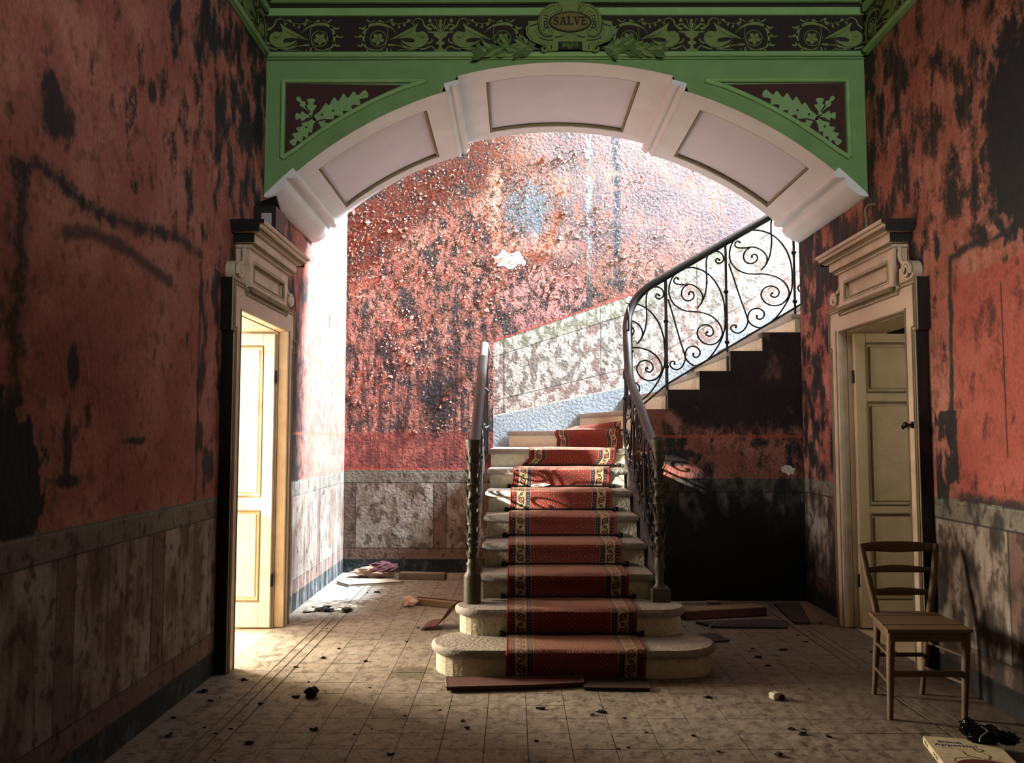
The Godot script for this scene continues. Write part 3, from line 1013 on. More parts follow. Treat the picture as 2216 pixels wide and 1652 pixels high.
func rib(mb: Mb, prof: Array, s: float) -> void:
	# a moulding across the arch: profile of [angle, radius] drawn from front to back, closed at the front edge
	var p := []; var q := []
	for i in prof.size():
		var a0 := ap(prof[maxi(i - 1, 0)][0] * s, prof[maxi(i - 1, 0)][1], 0)
		var a1 := ap(prof[mini(i + 1, prof.size() - 1)][0] * s, prof[mini(i + 1, prof.size() - 1)][1], 0)
		var t := a1 - a0
		var nn := Vector3(t.y, -t.x, 0).normalized()
		if nn.dot(ap(prof[i][0] * s, 1, 0) - ap(prof[i][0] * s, 2, 0)) < 0: nn = -nn
		var e := ap(prof[i][0] * s, prof[i][1], 0)
		e.x = clampf(e.x, XL, XR)
		p.append([e + Vector3(0, 0, -(D1 - 0.012)), e + Vector3(0, 0, -(D2 + 0.01))])
		q.append([nn, nn])
	mb.grid(p, q)
	var top_r := 2.968 if prof[0][0] < 20.0 else 2.948
	for i in prof.size() - 1:
		for d in [[D1 - 0.012, 1.0], [D2 + 0.01, -1.0]]:
			var z := Vector3(0, 0, -d[0])
			var a := ap(prof[i][0] * s, prof[i][1], 0); var b := ap(prof[i + 1][0] * s, prof[i + 1][1], 0)
			var c := ap(prof[i + 1][0] * s, top_r, 0); var e := ap(prof[i][0] * s, top_r, 0)
			a.x = clampf(a.x, XL, XR); b.x = clampf(b.x, XL, XR); c.x = clampf(c.x, XL, XR); e.x = clampf(e.x, XL, XR)
			mb.quad(a + z, b + z, c + z, e + z, Vector3(0, 0, d[1]))


# a leaf with a jagged edge from a to b
func jag(a: Vector2, b: Vector2, w: float, lobes: int) -> Array:
	var d := b - a
	var nn := Vector2(-d.y, d.x).normalized()
	var l := []; var r := []
	for i in lobes:
		var t := float(i) / lobes
		var env := w * sin(PI * pow(t * 0.93 + 0.06, 0.75))
		l.append(a + d * t + nn * env * 0.55)
		l.append(a + d * (t + 0.8 / lobes) + nn * env * 1.05)
		r.append(a + d * t - nn * env * 0.55)
		r.append(a + d * (t + 0.8 / lobes) - nn * env * 1.05)
	r.reverse()
	return l + [b] + r


# ---------------------------------------------------------------- cornice, frieze, cartouche
func build_frieze() -> void:
	var o := setting("trim_1", "green cornice and dark painted frieze running round the top of the hall")
	# bands as [low, high, how far they stand out]; round ones are beads
	for s in 3:
		var name_: String = ["arch_wall", "left_wall", "right_wall"][s]
		var band := func(y0: float, y1: float, out: float, bev: float) -> Mb:
			var mb := Mb.new()
			if s == 0: mb.box(V((XL + XR) / 2, (y0 + y1) / 2, D1 - out / 2), Vector3(XR - XL, y1 - y0, out), Basis.IDENTITY, bev)
			else:
				var x := XL + out / 2 if s == 1 else XR - out / 2
				mb.box(V(x, (y0 + y1) / 2, 1.7), Vector3(out, y1 - y0, 7.9), Basis.IDENTITY, bev)
			return mb
		put("frieze_ground", band.call(4.15, 4.42, 0.012, 0.0), M.frieze, o, "near-black ground of the painted frieze")
		put("lower_moulding", band.call(4.098, 4.112, 0.02, 0.004), M.green, o)
		put("lower_moulding", band.call(4.112, 4.148, 0.045, 0.012), M.green_light, o)
		put("upper_band", band.call(4.415, 4.472, 0.035, 0.004), M.green_light, o)
		put("upper_band", band.call(4.472, 4.50, 0.02, 0.0), M.frieze, o)
		put("cornice", band.call(4.50, 4.58, 0.085, 0.03), M.green, o)
		put("cornice", band.call(4.58, 4.72, 0.16, 0.06), M.green, o)
	# griffins, scrolls and vases
	var w := D1 - 0.012
	for q in [[-0.532, 1.0, 1.0], [-0.532, -1.0, 1.0], [1.267, 1.0, 1.0], [1.267, -1.0, 1.0], [-1.845, -1.0, 1.0], [2.575, 1.0, 1.0]]:
		griffin(o, V(q[0], 4.27, w), Vector3.RIGHT * q[1], Vector3(0, 0, 1))
	for x in [-0.532, 1.267]:
		vase(o, V(x, 4.27, w), Vector3.RIGHT, Vector3(0, 0, 1))
	for d in [5.1, 4.0]:
		for e in [-1.0, 1.0]:
			griffin(o, V(XL + 0.012, 4.27, d), Vector3(0, 0, e), Vector3.RIGHT)
			griffin(o, V(XR - 0.012, 4.27, d), Vector3(0, 0, e), Vector3.LEFT)
		vase(o, V(XL + 0.012, 4.27, d), Vector3(0, 0, 1), Vector3.RIGHT)
		vase(o, V(XR - 0.012, 4.27, d), Vector3(0, 0, 1), Vector3.LEFT)
	cartouche()


func sc(pts: Array) -> Array:
	# drawing units (about 1600 to the metre, y down, the vase on the axis) to metres
	var out := []
	for p in pts: out.append(Vector2(p.x, -p.y) * 0.00061)
	return out


func griffin(o: Node, at: Vector3, ex: Vector3, ez: Vector3) -> void:
	var mb := Mb.new()
	var ey := Vector3.UP
	# body and wing
	var body := [Vector2(-600, 45), Vector2(-420, -60), Vector2(-340, -105), Vector2(-258, -163), Vector2(-285, -100), Vector2(-296, -55), Vector2(-262, -48), Vector2(-205, -60), Vector2(-155, -25), Vector2(-138, 40), Vector2(-165, 95), Vector2(-230, 135), Vector2(-330, 140), Vector2(-430, 90), Vector2(-470, 45), Vector2(-405, 72), Vector2(-310, 78), Vector2(-300, 50), Vector2(-330, 28), Vector2(-410, 20), Vector2(-500, 32)]
	body.reverse()
	mb.plate(sc(body), at, ex, ey, ez, 0.004)
	put("griffin", mb, M.khaki, o, "painted winged griffin of the frieze")
	mb = Mb.new()
	for k in 5:
		var t := k / 5.0
		ribbon(sc(spline([Vector2(-300 - 40 * k, -80 + 22 * k), Vector2(-400 - 25 * k, -20 + 12 * k), Vector2(-520 - 12 * k, 20 + 4 * k)], 4)), 0.002, at + ez * 0.004, ex, ey, ez, 0.0006, mb)
	ribbon(sc(spline([Vector2(-280, -50), Vector2(-262, 0), Vector2(-215, 20), Vector2(-190, 0)], 5)), [0.002, 0.006, 0.003], at + ez * 0.004, ex, ey, ez, 0.0006, mb)
	put("feather_line", mb, M.khaki_dark, o)
	mb = Mb.new()
	# neck curl, legs, tail and ground line
	for c in [
		[[Vector2(-325, -135), Vector2(-315, -190), Vector2(-265, -215), Vector2(-215, -190), Vector2(-190, -130), Vector2(-150, -95), Vector2(-105, -82)], [0.005, 0.005, 0.007, 0.009, 0.012, 0.02, 0.003]],
		[[Vector2(-150, 90), Vector2(-110, 70), Vector2(-92, 45), Vector2(-110, 40)], [0.012, 0.009, 0.006, 0.004]],
		[[Vector2(-500, 190), Vector2(-480, 165), Vector2(-400, 168), Vector2(-300, 165), Vector2(-180, 150), Vector2(-110, 122), Vector2(-70, 155), Vector2(-40, 178)], [0.004, 0.006, 0.008, 0.010, 0.008, 0.007, 0.005]],
		[[Vector2(-470, 75), Vector2(-430, 120), Vector2(-350, 150), Vector2(-240, 158)], [0.004, 0.012, 0.014, 0.006]],
		[[Vector2(-620, 105), Vector2(-540, 110), Vector2(-470, 120), Vector2(-400, 150)], [0.014, 0.006, 0.006, 0.004]],
		[[Vector2(-630, 140), Vector2(-620, 190), Vector2(-580, 190), Vector2(-575, 165), Vector2(-592, 160)], [0.012, 0.006, 0.006, 0.005]],
	]:
		ribbon(sc(spline(c[0], 6)), c[1], at, ex, ey, ez, 0.003, mb)
	put("scroll", mb, M.khaki, o)
	mb = Mb.new()
	# the wheel and its flower
	var wheel := []
	for k in 25: wheel.append(Vector2(-730, 30) + Vector2(cos(TAU * k / 24), sin(TAU * k / 24)) * 95)
	ribbon(sc(wheel), 0.005, at, ex, ey, ez, 0.003, mb)
	for c in [
		[[Vector2(-515, -35), Vector2(-560, -85), Vector2(-620, -120), Vector2(-725, -148), Vector2(-830, -130), Vector2(-890, -60), Vector2(-905, 30), Vector2(-878, 130), Vector2(-785, 168), Vector2(-675, 165)], [0.004, 0.010, 0.018, 0.022, 0.018, 0.020, 0.014, 0.012, 0.006, 0.005]],
		[[Vector2(-850, -115), Vector2(-930, -90), Vector2(-960, -110)], [0.018, 0.010, 0.004]],
		[[Vector2(-900, -20), Vector2(-960, 10), Vector2(-1010, 5)], [0.016, 0.008, 0.002]],
		[[Vector2(-895, 70), Vector2(-930, 118), Vector2(-975, 110)], [0.016, 0.012, 0.006]],
		[[Vector2(-850, 150), Vector2(-860, 185), Vector2(-885, 195)], [0.012, 0.007, 0.002]],
		[[Vector2(-630, 45), Vector2(-660, 130), Vector2(-720, 165)], [0.004, 0.005, 0.005]],
		[[Vector2(-625, -120), Vector2(-620, 0), Vector2(-605, 40)], [0.004, 0.004, 0.003]],
		[[Vector2(-870, -200), Vector2(-820, -170), Vector2(-770, -200)], [0.010, 0.005, 0.010]],
		[[Vector2(-600, -190), Vector2(-520, -150), Vector2(-400, -165), Vector2(-340, -200)], [0.006, 0.004, 0.005, 0.012]],
	]:
		ribbon(sc(spline(c[0], 6)), c[1], at, ex, ey, ez, 0.003, mb)
	put("scroll", mb, M.khaki, o)
	mb = Mb.new()
	for k in 5:
		var a := TAU * (k + 0.25) / 5
		var c := Vector2(-735, 35)
		var lp := sc(jag(c + Vector2(cos(a), sin(a)) * 6, c + Vector2(cos(a), sin(a)) * 74, 30, 3))
		lp.reverse()
		mb.plate(lp, at, ex, ey, ez, 0.003)
	for q in [[-640, -170, -560, -205], [-590, -165, -540, -130], [-500, -150, -480, -95], [-440, -165, -420, -120], [-400, -165, -370, -205], [-350, -165, -310, -140], [-660, -165, -730, -190]]:
		var lp := sc(jag(Vector2(q[0], q[1]), Vector2(q[2], q[3]), 16, 2))
		lp.reverse()
		mb.plate(lp, at, ex, ey, ez, 0.003)
	put("painted_leaf", mb, M.khaki, o)


func vase(o: Node, at: Vector3, ex: Vector3, ez: Vector3) -> void:
	var mb := Mb.new()
	var half := [Vector2(0, -55), Vector2(150, -55), Vector2(150, -42), Vector2(90, -35), Vector2(70, 5), Vector2(25, 30), Vector2(15, 60), Vector2(52, 75), Vector2(45, 100), Vector2(14, 112), Vector2(22, 150), Vector2(75, 178), Vector2(78, 188), Vector2(0, 188)]
	var poly := half.duplicate()
	for k in range(half.size() - 2, 0, -1): poly.append(Vector2(-half[k].x, half[k].y))
	mb.plate(sc(poly), at, ex, Vector3.UP, ez, 0.004)
	put("vase", mb, M.khaki, o, "painted footed vase of the frieze")
	mb = Mb.new()
	for q in [[0, -55, 0, -205, 26], [-20, -60, -115, -150, 20], [20, -60, 115, -150, 20], [-115, -150, -165, -120, 14], [115, -150, 165, -120, 14], [-125, -215, -125, -165, 26], [125, -215, 125, -165, 26]]:
		mb.plate(sc(jag(Vector2(q[0], q[1]), Vector2(q[2], q[3]), q[4], 3)), at, ex, Vector3.UP, ez, 0.003)
	for s in [-1, 1]:
		ribbon(sc(spline([Vector2(10 * s, -60), Vector2(40 * s, -130), Vector2(50 * s, -190), Vector2(75 * s, -205)], 5)), 0.005, at, ex, Vector3.UP, ez, 0.003, mb)
	put("painted_leaf", mb, M.khaki, o)


func cartouche() -> void:
	var o := thing("cartouche", "green scrolled cartouche with an oval shield lettered SALVE over the crown of the arch", "cartouche", "", V(0.393, 4.34, D1 - 0.045))
	var u := 0.00061
	var sym := func(half: Array) -> Array:
		var p := half.duplicate()
		for k in range(half.size() - 1, -1, -1):
			if half[k].x > 0.5: p.append(Vector2(-half[k].x, half[k].y))
		return sc(p)
	# drawing units again, the oval's middle at the origin, y down
	var ez := Vector3(0, 0, 1)
	var zero := Vector3.ZERO
	var mb := Mb.new()
	mb.plate(sym.call([Vector2(0, -250), Vector2(105, -235), Vector2(150, -215), Vector2(235, -205), Vector2(300, -150), Vector2(350, -60), Vector2(372, -10), Vector2(478, -5), Vector2(478, 45), Vector2(505, 60), Vector2(500, 140), Vector2(455, 210), Vector2(370, 245), Vector2(300, 270), Vector2(262, 330), Vector2(150, 330), Vector2(135, 250), Vector2(0, 245)]), Vector3(0, 0, 0), Vector3.RIGHT, Vector3.UP, ez, 0.030, 0.008)
	put("shield_body", mb, M.khaki, o)
	for s in [-1.0, 1.0]:
		mb = Mb.new()
		var f := func(pts: Array) -> Array:
			var r := []
			for p in sc(spline(pts, 6)): r.append(Vector3(p.x * s, p.y, 0.03))
			return r
		# crescents, shoulders and the scrolls at their ends
		mb.tube(f.call([Vector2(130, -165), Vector2(118, -200), Vector2(145, -220), Vector2(172, -195), Vector2(165, -150), Vector2(130, -125)]), 0.011, 7, 0.7)
		mb.tube(f.call([Vector2(180, -205), Vector2(270, -175), Vector2(330, -90), Vector2(345, 20), Vector2(325, 110), Vector2(270, 150), Vector2(215, 140), Vector2(200, 105), Vector2(225, 85), Vector2(245, 100)]), 0.013, 7, 0.7)
		mb.tube(f.call([Vector2(480, 70), Vector2(480, 140), Vector2(430, 200), Vector2(350, 235), Vector2(280, 275), Vector2(265, 320), Vector2(290, 345), Vector2(325, 330), Vector2(320, 300)]), 0.013, 7, 0.7)
		put("scroll", mb, M.khaki, o)
		# dark painted lines that draw the scrolls
		mb = Mb.new()
		for c in [[Vector2(165, -215), Vector2(262, -190), Vector2(352, -105), Vector2(372, 20), Vector2(350, 125), Vector2(285, 178), Vector2(200, 165)], [Vector2(205, -150), Vector2(270, -100), Vector2(300, -10), Vector2(285, 70), Vector2(250, 60)], [Vector2(372, 55), Vector2(400, 110), Vector2(350, 185), Vector2(270, 215), Vector2(190, 215)], [Vector2(300, 250), Vector2(240, 255), Vector2(215, 300), Vector2(225, 320)], [Vector2(145, -125), Vector2(190, -110), Vector2(255, -60), Vector2(270, 0), Vector2(255, 60), Vector2(190, 110)], [Vector2(0, 125), Vector2(60, 150), Vector2(120, 175), Vector2(180, 180)], [Vector2(110, -215), Vector2(95, -160), Vector2(110, -125)], [Vector2(380, -8), Vector2(385, 20), Vector2(475, 48)]]:
			var l := []
			for p in sc(spline(c, 5)): l.append(Vector2(p.x * s, p.y))
			ribbon(l, [0.002, 0.008, 0.003], Vector3(0, 0, 0.0305), Vector3.RIGHT, Vector3.UP, ez, 0.0016, mb)
		put("painted_line", mb, M.dark_paint, o)
	mb = Mb.new()
	var row_p := []; var row_n := []
	for r in [[1.0, 0.0, 1.0], [0.94, 0.012, 0.6], [0.86, 0.016, 0.1], [0.0, 0.018, 0.0]]:
		var p := []; var q := []
		for k in 32:
			var a := TAU * k / 32
			p.append(Vector3(cos(a) * 0.146 * r[0], sin(a) * 0.069 * r[0], 0.03 + r[1]))
			q.append(Vector3(cos(a) * r[2], sin(a) * r[2], 1.0).normalized())
		row_p.append(p); row_n.append(q)
	mb.grid(row_p, row_n, true)
	put("oval_shield", mb, grainy(Color(0.36, 0.40, 0.20), Color(0.42, 0.32, 0.15), 0.03, 2.0, 0.8, 0.5, 311), o)
	var rim := []
	for k in 33: rim.append(Vector3(cos(TAU * k / 32) * 0.148, sin(TAU * k / 32) * 0.071, 0.034))
	mb = Mb.new()
	mb.tube(rim, 0.006, 6)
	put("oval_rim", mb, M.dark_paint, o)
	var tm := TextMesh.new()
	var font := SystemFont.new()
	font.font_names = PackedStringArray(["Droid Serif"])
	font.font_weight = 700
	tm.font = font
	tm.text = "SALVE"
	tm.font_size = 64
	tm.pixel_size = 0.00112
	tm.depth = 0.004
	var t := put("lettering", tm, M.dark_paint, o, "dark letters SALVE")
	t.position = Vector3(0, 0.0, 0.05)
	t.scale = Vector3(1.0, 1.12, 1.0)
	mb = Mb.new()
	mb.box(Vector3(0, -0.17, 0.028), Vector3(0.17, 0.055, 0.012), Basis.IDENTITY, 0.003)
	put("dark_recess", mb, M.dark_paint, o)
	mb = Mb.new()
	for q in [[-75, 30], [-30, 36], [20, 34], [70, 28], [-5, 20]]:
		mb.lathe(Vector3(q[0] * u, -0.168 - (0.012 if q[0] == -5 else 0.0), 0.034), [[0.0, 0.018], [0.014, 0.012], [0.018, 0.0]], 8, Basis(Vector3.RIGHT, Vector3(0, 0, 1), Vector3.UP))
	put("fruit_swag", mb, M.leaf, o)
	for s in [-1.0, 1.0]:
		mb = Mb.new()
		for k in 6:
			ribbon(sc([Vector2(s * (250 + 8 * k), -70 + 32 * k), Vector2(s * (300 + 4 * k), -85 + 36 * k)]), 0.006, Vector3(0, 0, 0.0305), Vector3.RIGHT, Vector3.UP, ez, 0.001, mb)
		put("hatching", mb, M.dark_paint, o)
	# laurel branches that lie over the lower moulding
	for s in [-1.0, 1.0]:
		var b := thing("laurel_branch", "dark green laurel spray spreading %s below the cartouche" % ("towards the left wall" if s < 0 else "towards the right wall"), "laurel spray", "", V(0.393 + s * 0.22, 4.145, D1 - 0.05))
		mb = Mb.new()
		var stem := []
		for k in 9: stem.append(Vector3(s * k * 0.047, 0.012 - 0.0005 * k * k, 0.004 + 0.002 * sin(k * 1.3)))
		mb.tube(stem, 0.005, 6)
		put("stem", mb, M.leaf, b)
		for k in 80:
			mb = Mb.new()
			var along := rng.randf_range(0.0, 0.42)
			var ang := rng.randf_range(-0.75, 0.75) + (0.5 if k % 5 == 0 else 0.0)
			var ln := rng.randf_range(0.05, 0.10)
			var c := Vector3(s * along, 0.012 - 0.18 * along * along + rng.randf_range(-0.030, 0.035), 0.003 + 0.004 * rng.randf())
			var ex := Vector3(s * cos(ang), sin(ang), rng.randf_range(-0.05, 0.12)).normalized()
			var ey := Vector3(-ex.y, ex.x, 0).normalized()
			var rows := []
			for i in 5:
				var tt := i / 4.0
				var hw := 0.014 * sin(PI * clampf(tt * 0.96 + 0.02, 0, 1))
				rows.append([c + ex * ln * tt + ey * hw, c + ex * ln * tt + Vector3(0, 0, 0.006), c + ex * ln * tt - ey * hw])
			mb.sheet(rows, ez)
			put("leaf", mb, M.leaf if k % 3 else M.khaki, b)


# ---------------------------------------------------------------- doorways
# s = -1 for the left wall, 1 for the right one; P(w, y, out): w along the wall from the doorway's middle (further is +), out from the wall
func build_doors() -> void:
	for s in [-1.0, 1.0]:
		var o := setting("door_%d" % (1 if s < 0 else 2), ["open doorway on the left with a moulded white overdoor, a sunlit leaf standing inside", "doorway on the right with a moulded cream overdoor, a panelled leaf standing open inside"][0 if s < 0 else 1])
		var wx := XL if s < 0 else XR
		var P := func(w: float, y: float, out: float) -> Vector3: return V(wx - s * out, y, 5.62 + w)
		var ew := Vector3(0, 0, -1)
		var eo := Vector3(-s, 0, 0)
		var B := Basis(ew, Vector3.UP, eo)
		var mb := Mb.new()
		# casing: posts with ears, and the head
		var bx := func(m: Mb, w0: float, w1: float, y0: float, y1: float, o0: float, o1: float, bev: float) -> void:
			m.box(P.call((w0 + w1) / 2, (y0 + y1) / 2, (o0 + o1) / 2), Vector3(w1 - w0, y1 - y0, o1 - o0), B, bev)
		for e in [-1.0, 1.0]:
			bx.call(mb, minf(e * 0.53, e * 0.665), maxf(e * 0.53, e * 0.665), 0.0, 2.30, 0.0, 0.075, 0.006)
			bx.call(mb, minf(e * 0.60, e * 0.695), maxf(e * 0.60, e * 0.695), 2.05, 2.37, 0.0, 0.073, 0.004)
		bx.call(mb, -0.64, 0.64, 2.19, 2.36, 0.0, 0.074, 0.006)
		put("architrave", mb, M.casing, o)
		# dark painted returns of the casing
		mb = Mb.new()
		for e in [-1.0, 1.0]:
			bx.call(mb, minf(e * 0.664, e * 0.672), maxf(e * 0.664, e * 0.672), 0.0, 2.06, 0.0, 0.070, 0.0)
			bx.call(mb, minf(e * 0.694, e * 0.702), maxf(e * 0.694, e * 0.702), 2.05, 2.372, 0.0, 0.068, 0.0)
		put("architrave_return", mb, M.casing_side, o, "dark side of the casing")
		# raised outer moulding, in steps
		mb = Mb.new()
		for lay in [[0.0, 0.006, 0.083], [0.022, 0.005, 0.078]]:
			var q: float = lay[0]
			for e in [-1.0, 1.0]:
				var line := [Vector2(0.652 - q, 0.0), Vector2(0.652 - q, 2.05 + q), Vector2(0.684 - q, 2.05 + q), Vector2(0.684 - q, 2.36 - q), Vector2(0.49 - q, 2.36 - q), Vector2(0.49 - q, 2.325 - q), Vector2(0.0, 2.325 - q)]
				for i in line.size() - 1:
					mb.tube([P.call(e * line[i].x, line[i].y, 0.075), P.call(e * line[i + 1].x, line[i + 1].y, 0.075)], lay[1] * 1.3, 6)
			for e in [-1.0, 1.0]:
				mb.tube([P.call(e * (0.545 + q * 0.5), 0.0, 0.075), P.call(e * (0.545 + q * 0.5), 2.2, 0.075)], 0.004, 6)
		put("architrave_moulding", mb, M.mould_line, o)
		# overdoor: flared block with a sunk panel
		mb = Mb.new()
		var face := 0.085
		var blk := [Vector2(-0.42, 2.36), Vector2(0.42, 2.36), Vector2(0.45, 2.61), Vector2(-0.45, 2.61)]
		var inn := [Vector2(-0.345, 2.41), Vector2(0.345, 2.41), Vector2(0.345, 2.525), Vector2(-0.345, 2.525)]
		for i in 4:
			var j := (i + 1) % 4
			mb.quad(P.call(blk[i].x, blk[i].y, face), P.call(blk[j].x, blk[j].y, face), P.call(inn[j].x, inn[j].y, face), P.call(inn[i].x, inn[i].y, face), eo)
			var out: Vector2 = (blk[i] + blk[j]) / 2 - Vector2(0, 2.485)
			mb.quad(P.call(blk[i].x, blk[i].y, face), P.call(blk[j].x, blk[j].y, face), P.call(blk[j].x, blk[j].y, 0.0), P.call(blk[i].x, blk[i].y, 0.0), ew * out.x + Vector3.UP * out.y)
			var mid: Vector2 = (inn[i] + inn[j]) / 2 - Vector2(0, 2.467)
			mb.quad(P.call(inn[i].x, inn[i].y, face), P.call(inn[j].x, inn[j].y, face), P.call(inn[j].x, inn[j].y, face - 0.03), P.call(inn[i].x, inn[i].y, face - 0.03), -(ew * mid.x + Vector3.UP * mid.y))
		mb.quad(P.call(-0.345, 2.41, face - 0.03), P.call(0.345, 2.41, face - 0.03), P.call(0.345, 2.525, face - 0.03), P.call(-0.345, 2.525, face - 0.03), eo)
		put("overdoor_panel", mb, M.casing, o)
		mb = Mb.new()
		for i in 4:
			var j := (i + 1) % 4
			mb.tube([P.call(inn[i].x, inn[i].y, face - 0.004), P.call(inn[j].x, inn[j].y, face - 0.004)], 0.008, 6)
			mb.tube([P.call(inn[i].x * 1.05, inn[i].y + (0.016 if i > 1 else -0.016), face - 0.001), P.call(inn[j].x * 1.05, inn[j].y + (0.016 if j > 1 else -0.016), face - 0.001)], 0.003, 6)
		for y in [2.338, 2.352]:
			mb.tube([P.call(-0.43, y, face + 0.012), P.call(0.43, y, face + 0.012)], 0.010, 6)
		put("overdoor_moulding", mb, M.mould_line, o)
		# cornice in steps
		mb = Mb.new()
		for c in [[0.465, 2.605, 2.632, 0.11], [0.50, 2.632, 2.69, 0.135], [0.525, 2.69, 2.715, 0.165], [0.55, 2.715, 2.738, 0.20], [0.565, 2.738, 2.765, 0.215]]:
			bx.call(mb, -c[0], c[0], c[1], c[2], 0.0, c[3], 0.006)
		put("overdoor_cornice", mb, M.casing, o)
		mb = Mb.new()
		for c in [[0.468, 2.622, 0.114], [0.53, 2.702, 0.17]]:
			mb.tube([P.call(-c[0], c[1], c[2]), P.call(c[0], c[1], c[2])], 0.007, 6)
		put("cornice_moulding", mb, M.mould_line, o)
		mb = Mb.new()
		for e in [-1.0, 1.0]:
			for c in [[0.50, 2.632, 2.69, 0.133], [0.565, 2.738, 2.763, 0.213], [0.55, 2.69, 2.738, 0.18]]:
				bx.call(mb, minf(e * c[0], e * (c[0] + 0.006)), maxf(e * c[0], e * (c[0] + 0.006)), c[1], c[2], 0.0, c[3], 0.0)
		put("cornice_return", mb, M.casing_side, o, "dark end of the cornice")
		# scrolled brackets on either side of the block
		for e in [-1.0, 1.0]:
			mb = Mb.new()
			var sp := []
			for k in 30:
				var t := k / 29.0
				var a := -0.5 + t * TAU * 1.7
				var r := 0.056 * (1.0 - 0.72 * t)
				sp.append(P.call(e * (0.575 + cos(a) * r), 2.435 + sin(a) * r, 0.072))
			mb.tube(sp, 0.012, 7, 1.0, true)
			mb.lathe(P.call(e * 0.575, 2.435, 0.0), [[0.060, 0.0], [0.060, 0.05], [0.054, 0.058], [0.0, 0.060]], 20, Basis(ew, eo, Vector3.UP))
			var cur := []
			for p in spline([Vector2(0.545, 2.485), Vector2(0.505, 2.50), Vector2(0.475, 2.545), Vector2(0.482, 2.585), Vector2(0.472, 2.60)], 6): cur.append(P.call(e * p.x, p.y, 0.06))
			mb.tube(cur, 0.014, 7)
			bx.call(mb, minf(e * 0.44, e * 0.56), maxf(e * 0.44, e * 0.56), 2.37, 2.47, 0.0, 0.055, 0.004)
			put("scroll_bracket", mb, M.casing, o)
		# jamb linings of the opening
		mb = Mb.new()
		for e in [-1.0, 1.0]:
			bx.call(mb, minf(e * 0.525, e * 0.54), maxf(e * 0.525, e * 0.54), 0.0, 2.19, -0.30, 0.0, 0.0)
		bx.call(mb, -0.53, 0.53, 2.185, 2.20, -0.30, 0.0, 0.0)
		bx.call(mb, -0.53, 0.53, -0.10, -0.001, -0.30, 0.0, 0.0)
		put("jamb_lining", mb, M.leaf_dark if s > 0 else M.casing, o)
		# the leaf, swung back square to the wall from the far jamb
		var d_leaf := 6.095
		var lx0: float = wx + s * (0.012 if s < 0 else 0.03)
		leaf(o, s, lx0, d_leaf)
		if s > 0:
			mb = Mb.new()
			mb.lathe(P.call(-0.60, 1.475, 0.075), [[0.022, 0.0], [0.022, 0.004], [0.009, 0.008], [0.008, 0.03], [0.016, 0.036], [0.02, 0.046], [0.014, 0.056], [0.0, 0.058]], 12, Basis(ew, eo, Vector3.UP))
			mb.tube([P.call(-0.60, 1.475, 0.045 + 0.075), P.call(-0.555, 1.468, 0.115), P.call(-0.53, 1.455, 0.10)], 0.008, 6)
			put("handle", mb, M.iron, o, "dark iron door handle on the casing")
		else:
			mb = Mb.new()
			var hook := []
			for k in 10: hook.append(P.call(0.66 + 0.02 * sin(k * 0.62), 2.13 + 0.018 * cos(k * 0.62), 0.08 + 0.004 * k))
			mb.tube(hook, 0.006, 6)
			mb.box(P.call(0.655, 2.13, 0.085), Vector3(0.03, 0.02, 0.03), B, 0.004)
			put("latch", mb, M.mould_line, o)


func leaf(o: Node, s: float, x0: float, d: float) -> void:
	# a narrow panelled leaf, its face towards the camera at depth d, hinged at x0
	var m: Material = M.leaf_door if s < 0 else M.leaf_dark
	var wd := 0.50
	var top := 2.17
	var mb := Mb.new()
	var X := func(t: float) -> float: return x0 + s * t
	var bx := func(q: Mb, t0: float, t1: float, y0: float, y1: float, z0: float, z1: float, bev: float) -> void:
		q.box(V((X.call(t0) + X.call(t1)) / 2, (y0 + y1) / 2, d + (z0 + z1) / 2), Vector3(absf(t1 - t0), y1 - y0, absf(z1 - z0)), Basis.IDENTITY, bev)
	var panels: Array = [[0.20, 0.86], [0.96, 2.08]] if s < 0 else [[0.22, 0.84], [0.90, 1.66], [1.73, 2.10]]
	var edge := 0.085
	bx.call(mb, 0.0, edge, 0.012, top, 0.0, 0.04, 0.003)
	bx.call(mb, wd - 0.09, wd, 0.012, top, 0.0, 0.04, 0.003)
	var y := 0.012
	for p in panels:
		bx.call(mb, edge, wd - 0.09, y, p[0], 0.0, 0.04, 0.003)
		y = p[1]
	bx.call(mb, edge, wd - 0.09, y, top, 0.0, 0.04, 0.003)
	put("door_leaf", mb, m, o, "door leaf standing open")
	for p in panels:
		mb = Mb.new()
		bx.call(mb, edge - 0.01, wd - 0.08, p[0] - 0.01, p[1] + 0.01, 0.018, 0.034, 0.0)
		bx.call(mb, edge + 0.028, wd - 0.118, p[0] + 0.028, p[1] - 0.028, 0.006, 0.02, 0.007)
		put("door_panel", mb, m, o)
		mb = Mb.new()
		var cs := [Vector2(edge + 0.002, p[0] + 0.002), Vector2(wd - 0.092, p[0] + 0.002), Vector2(wd - 0.092, p[1] - 0.002), Vector2(edge + 0.002, p[1] - 0.002)]
		for i in 4:
			var a: Vector2 = cs[i]; var b: Vector2 = cs[(i + 1) % 4]
			mb.tube([V(X.call(a.x), a.y, d + 0.002), V(X.call(b.x), b.y, d + 0.002)], 0.008, 6)
		put("panel_moulding", mb, M.mould_line, o)
	mb = Mb.new()
	for h in [0.35, 1.85]:
		mb.lathe(V(X.call(-0.006), h, d + 0.02), [[0.0, -0.05], [0.009, -0.045], [0.009, 0.045], [0.0, 0.05]], 8)
		put("hinge", mb, M.iron, o)
		mb = Mb.new()


# ---------------------------------------------------------------- floor
func floor_uv(x: float, d: float) -> Vector2:
	return Vector2((x + 2.2) / 5.0, (8.8 - d) / 5.8)


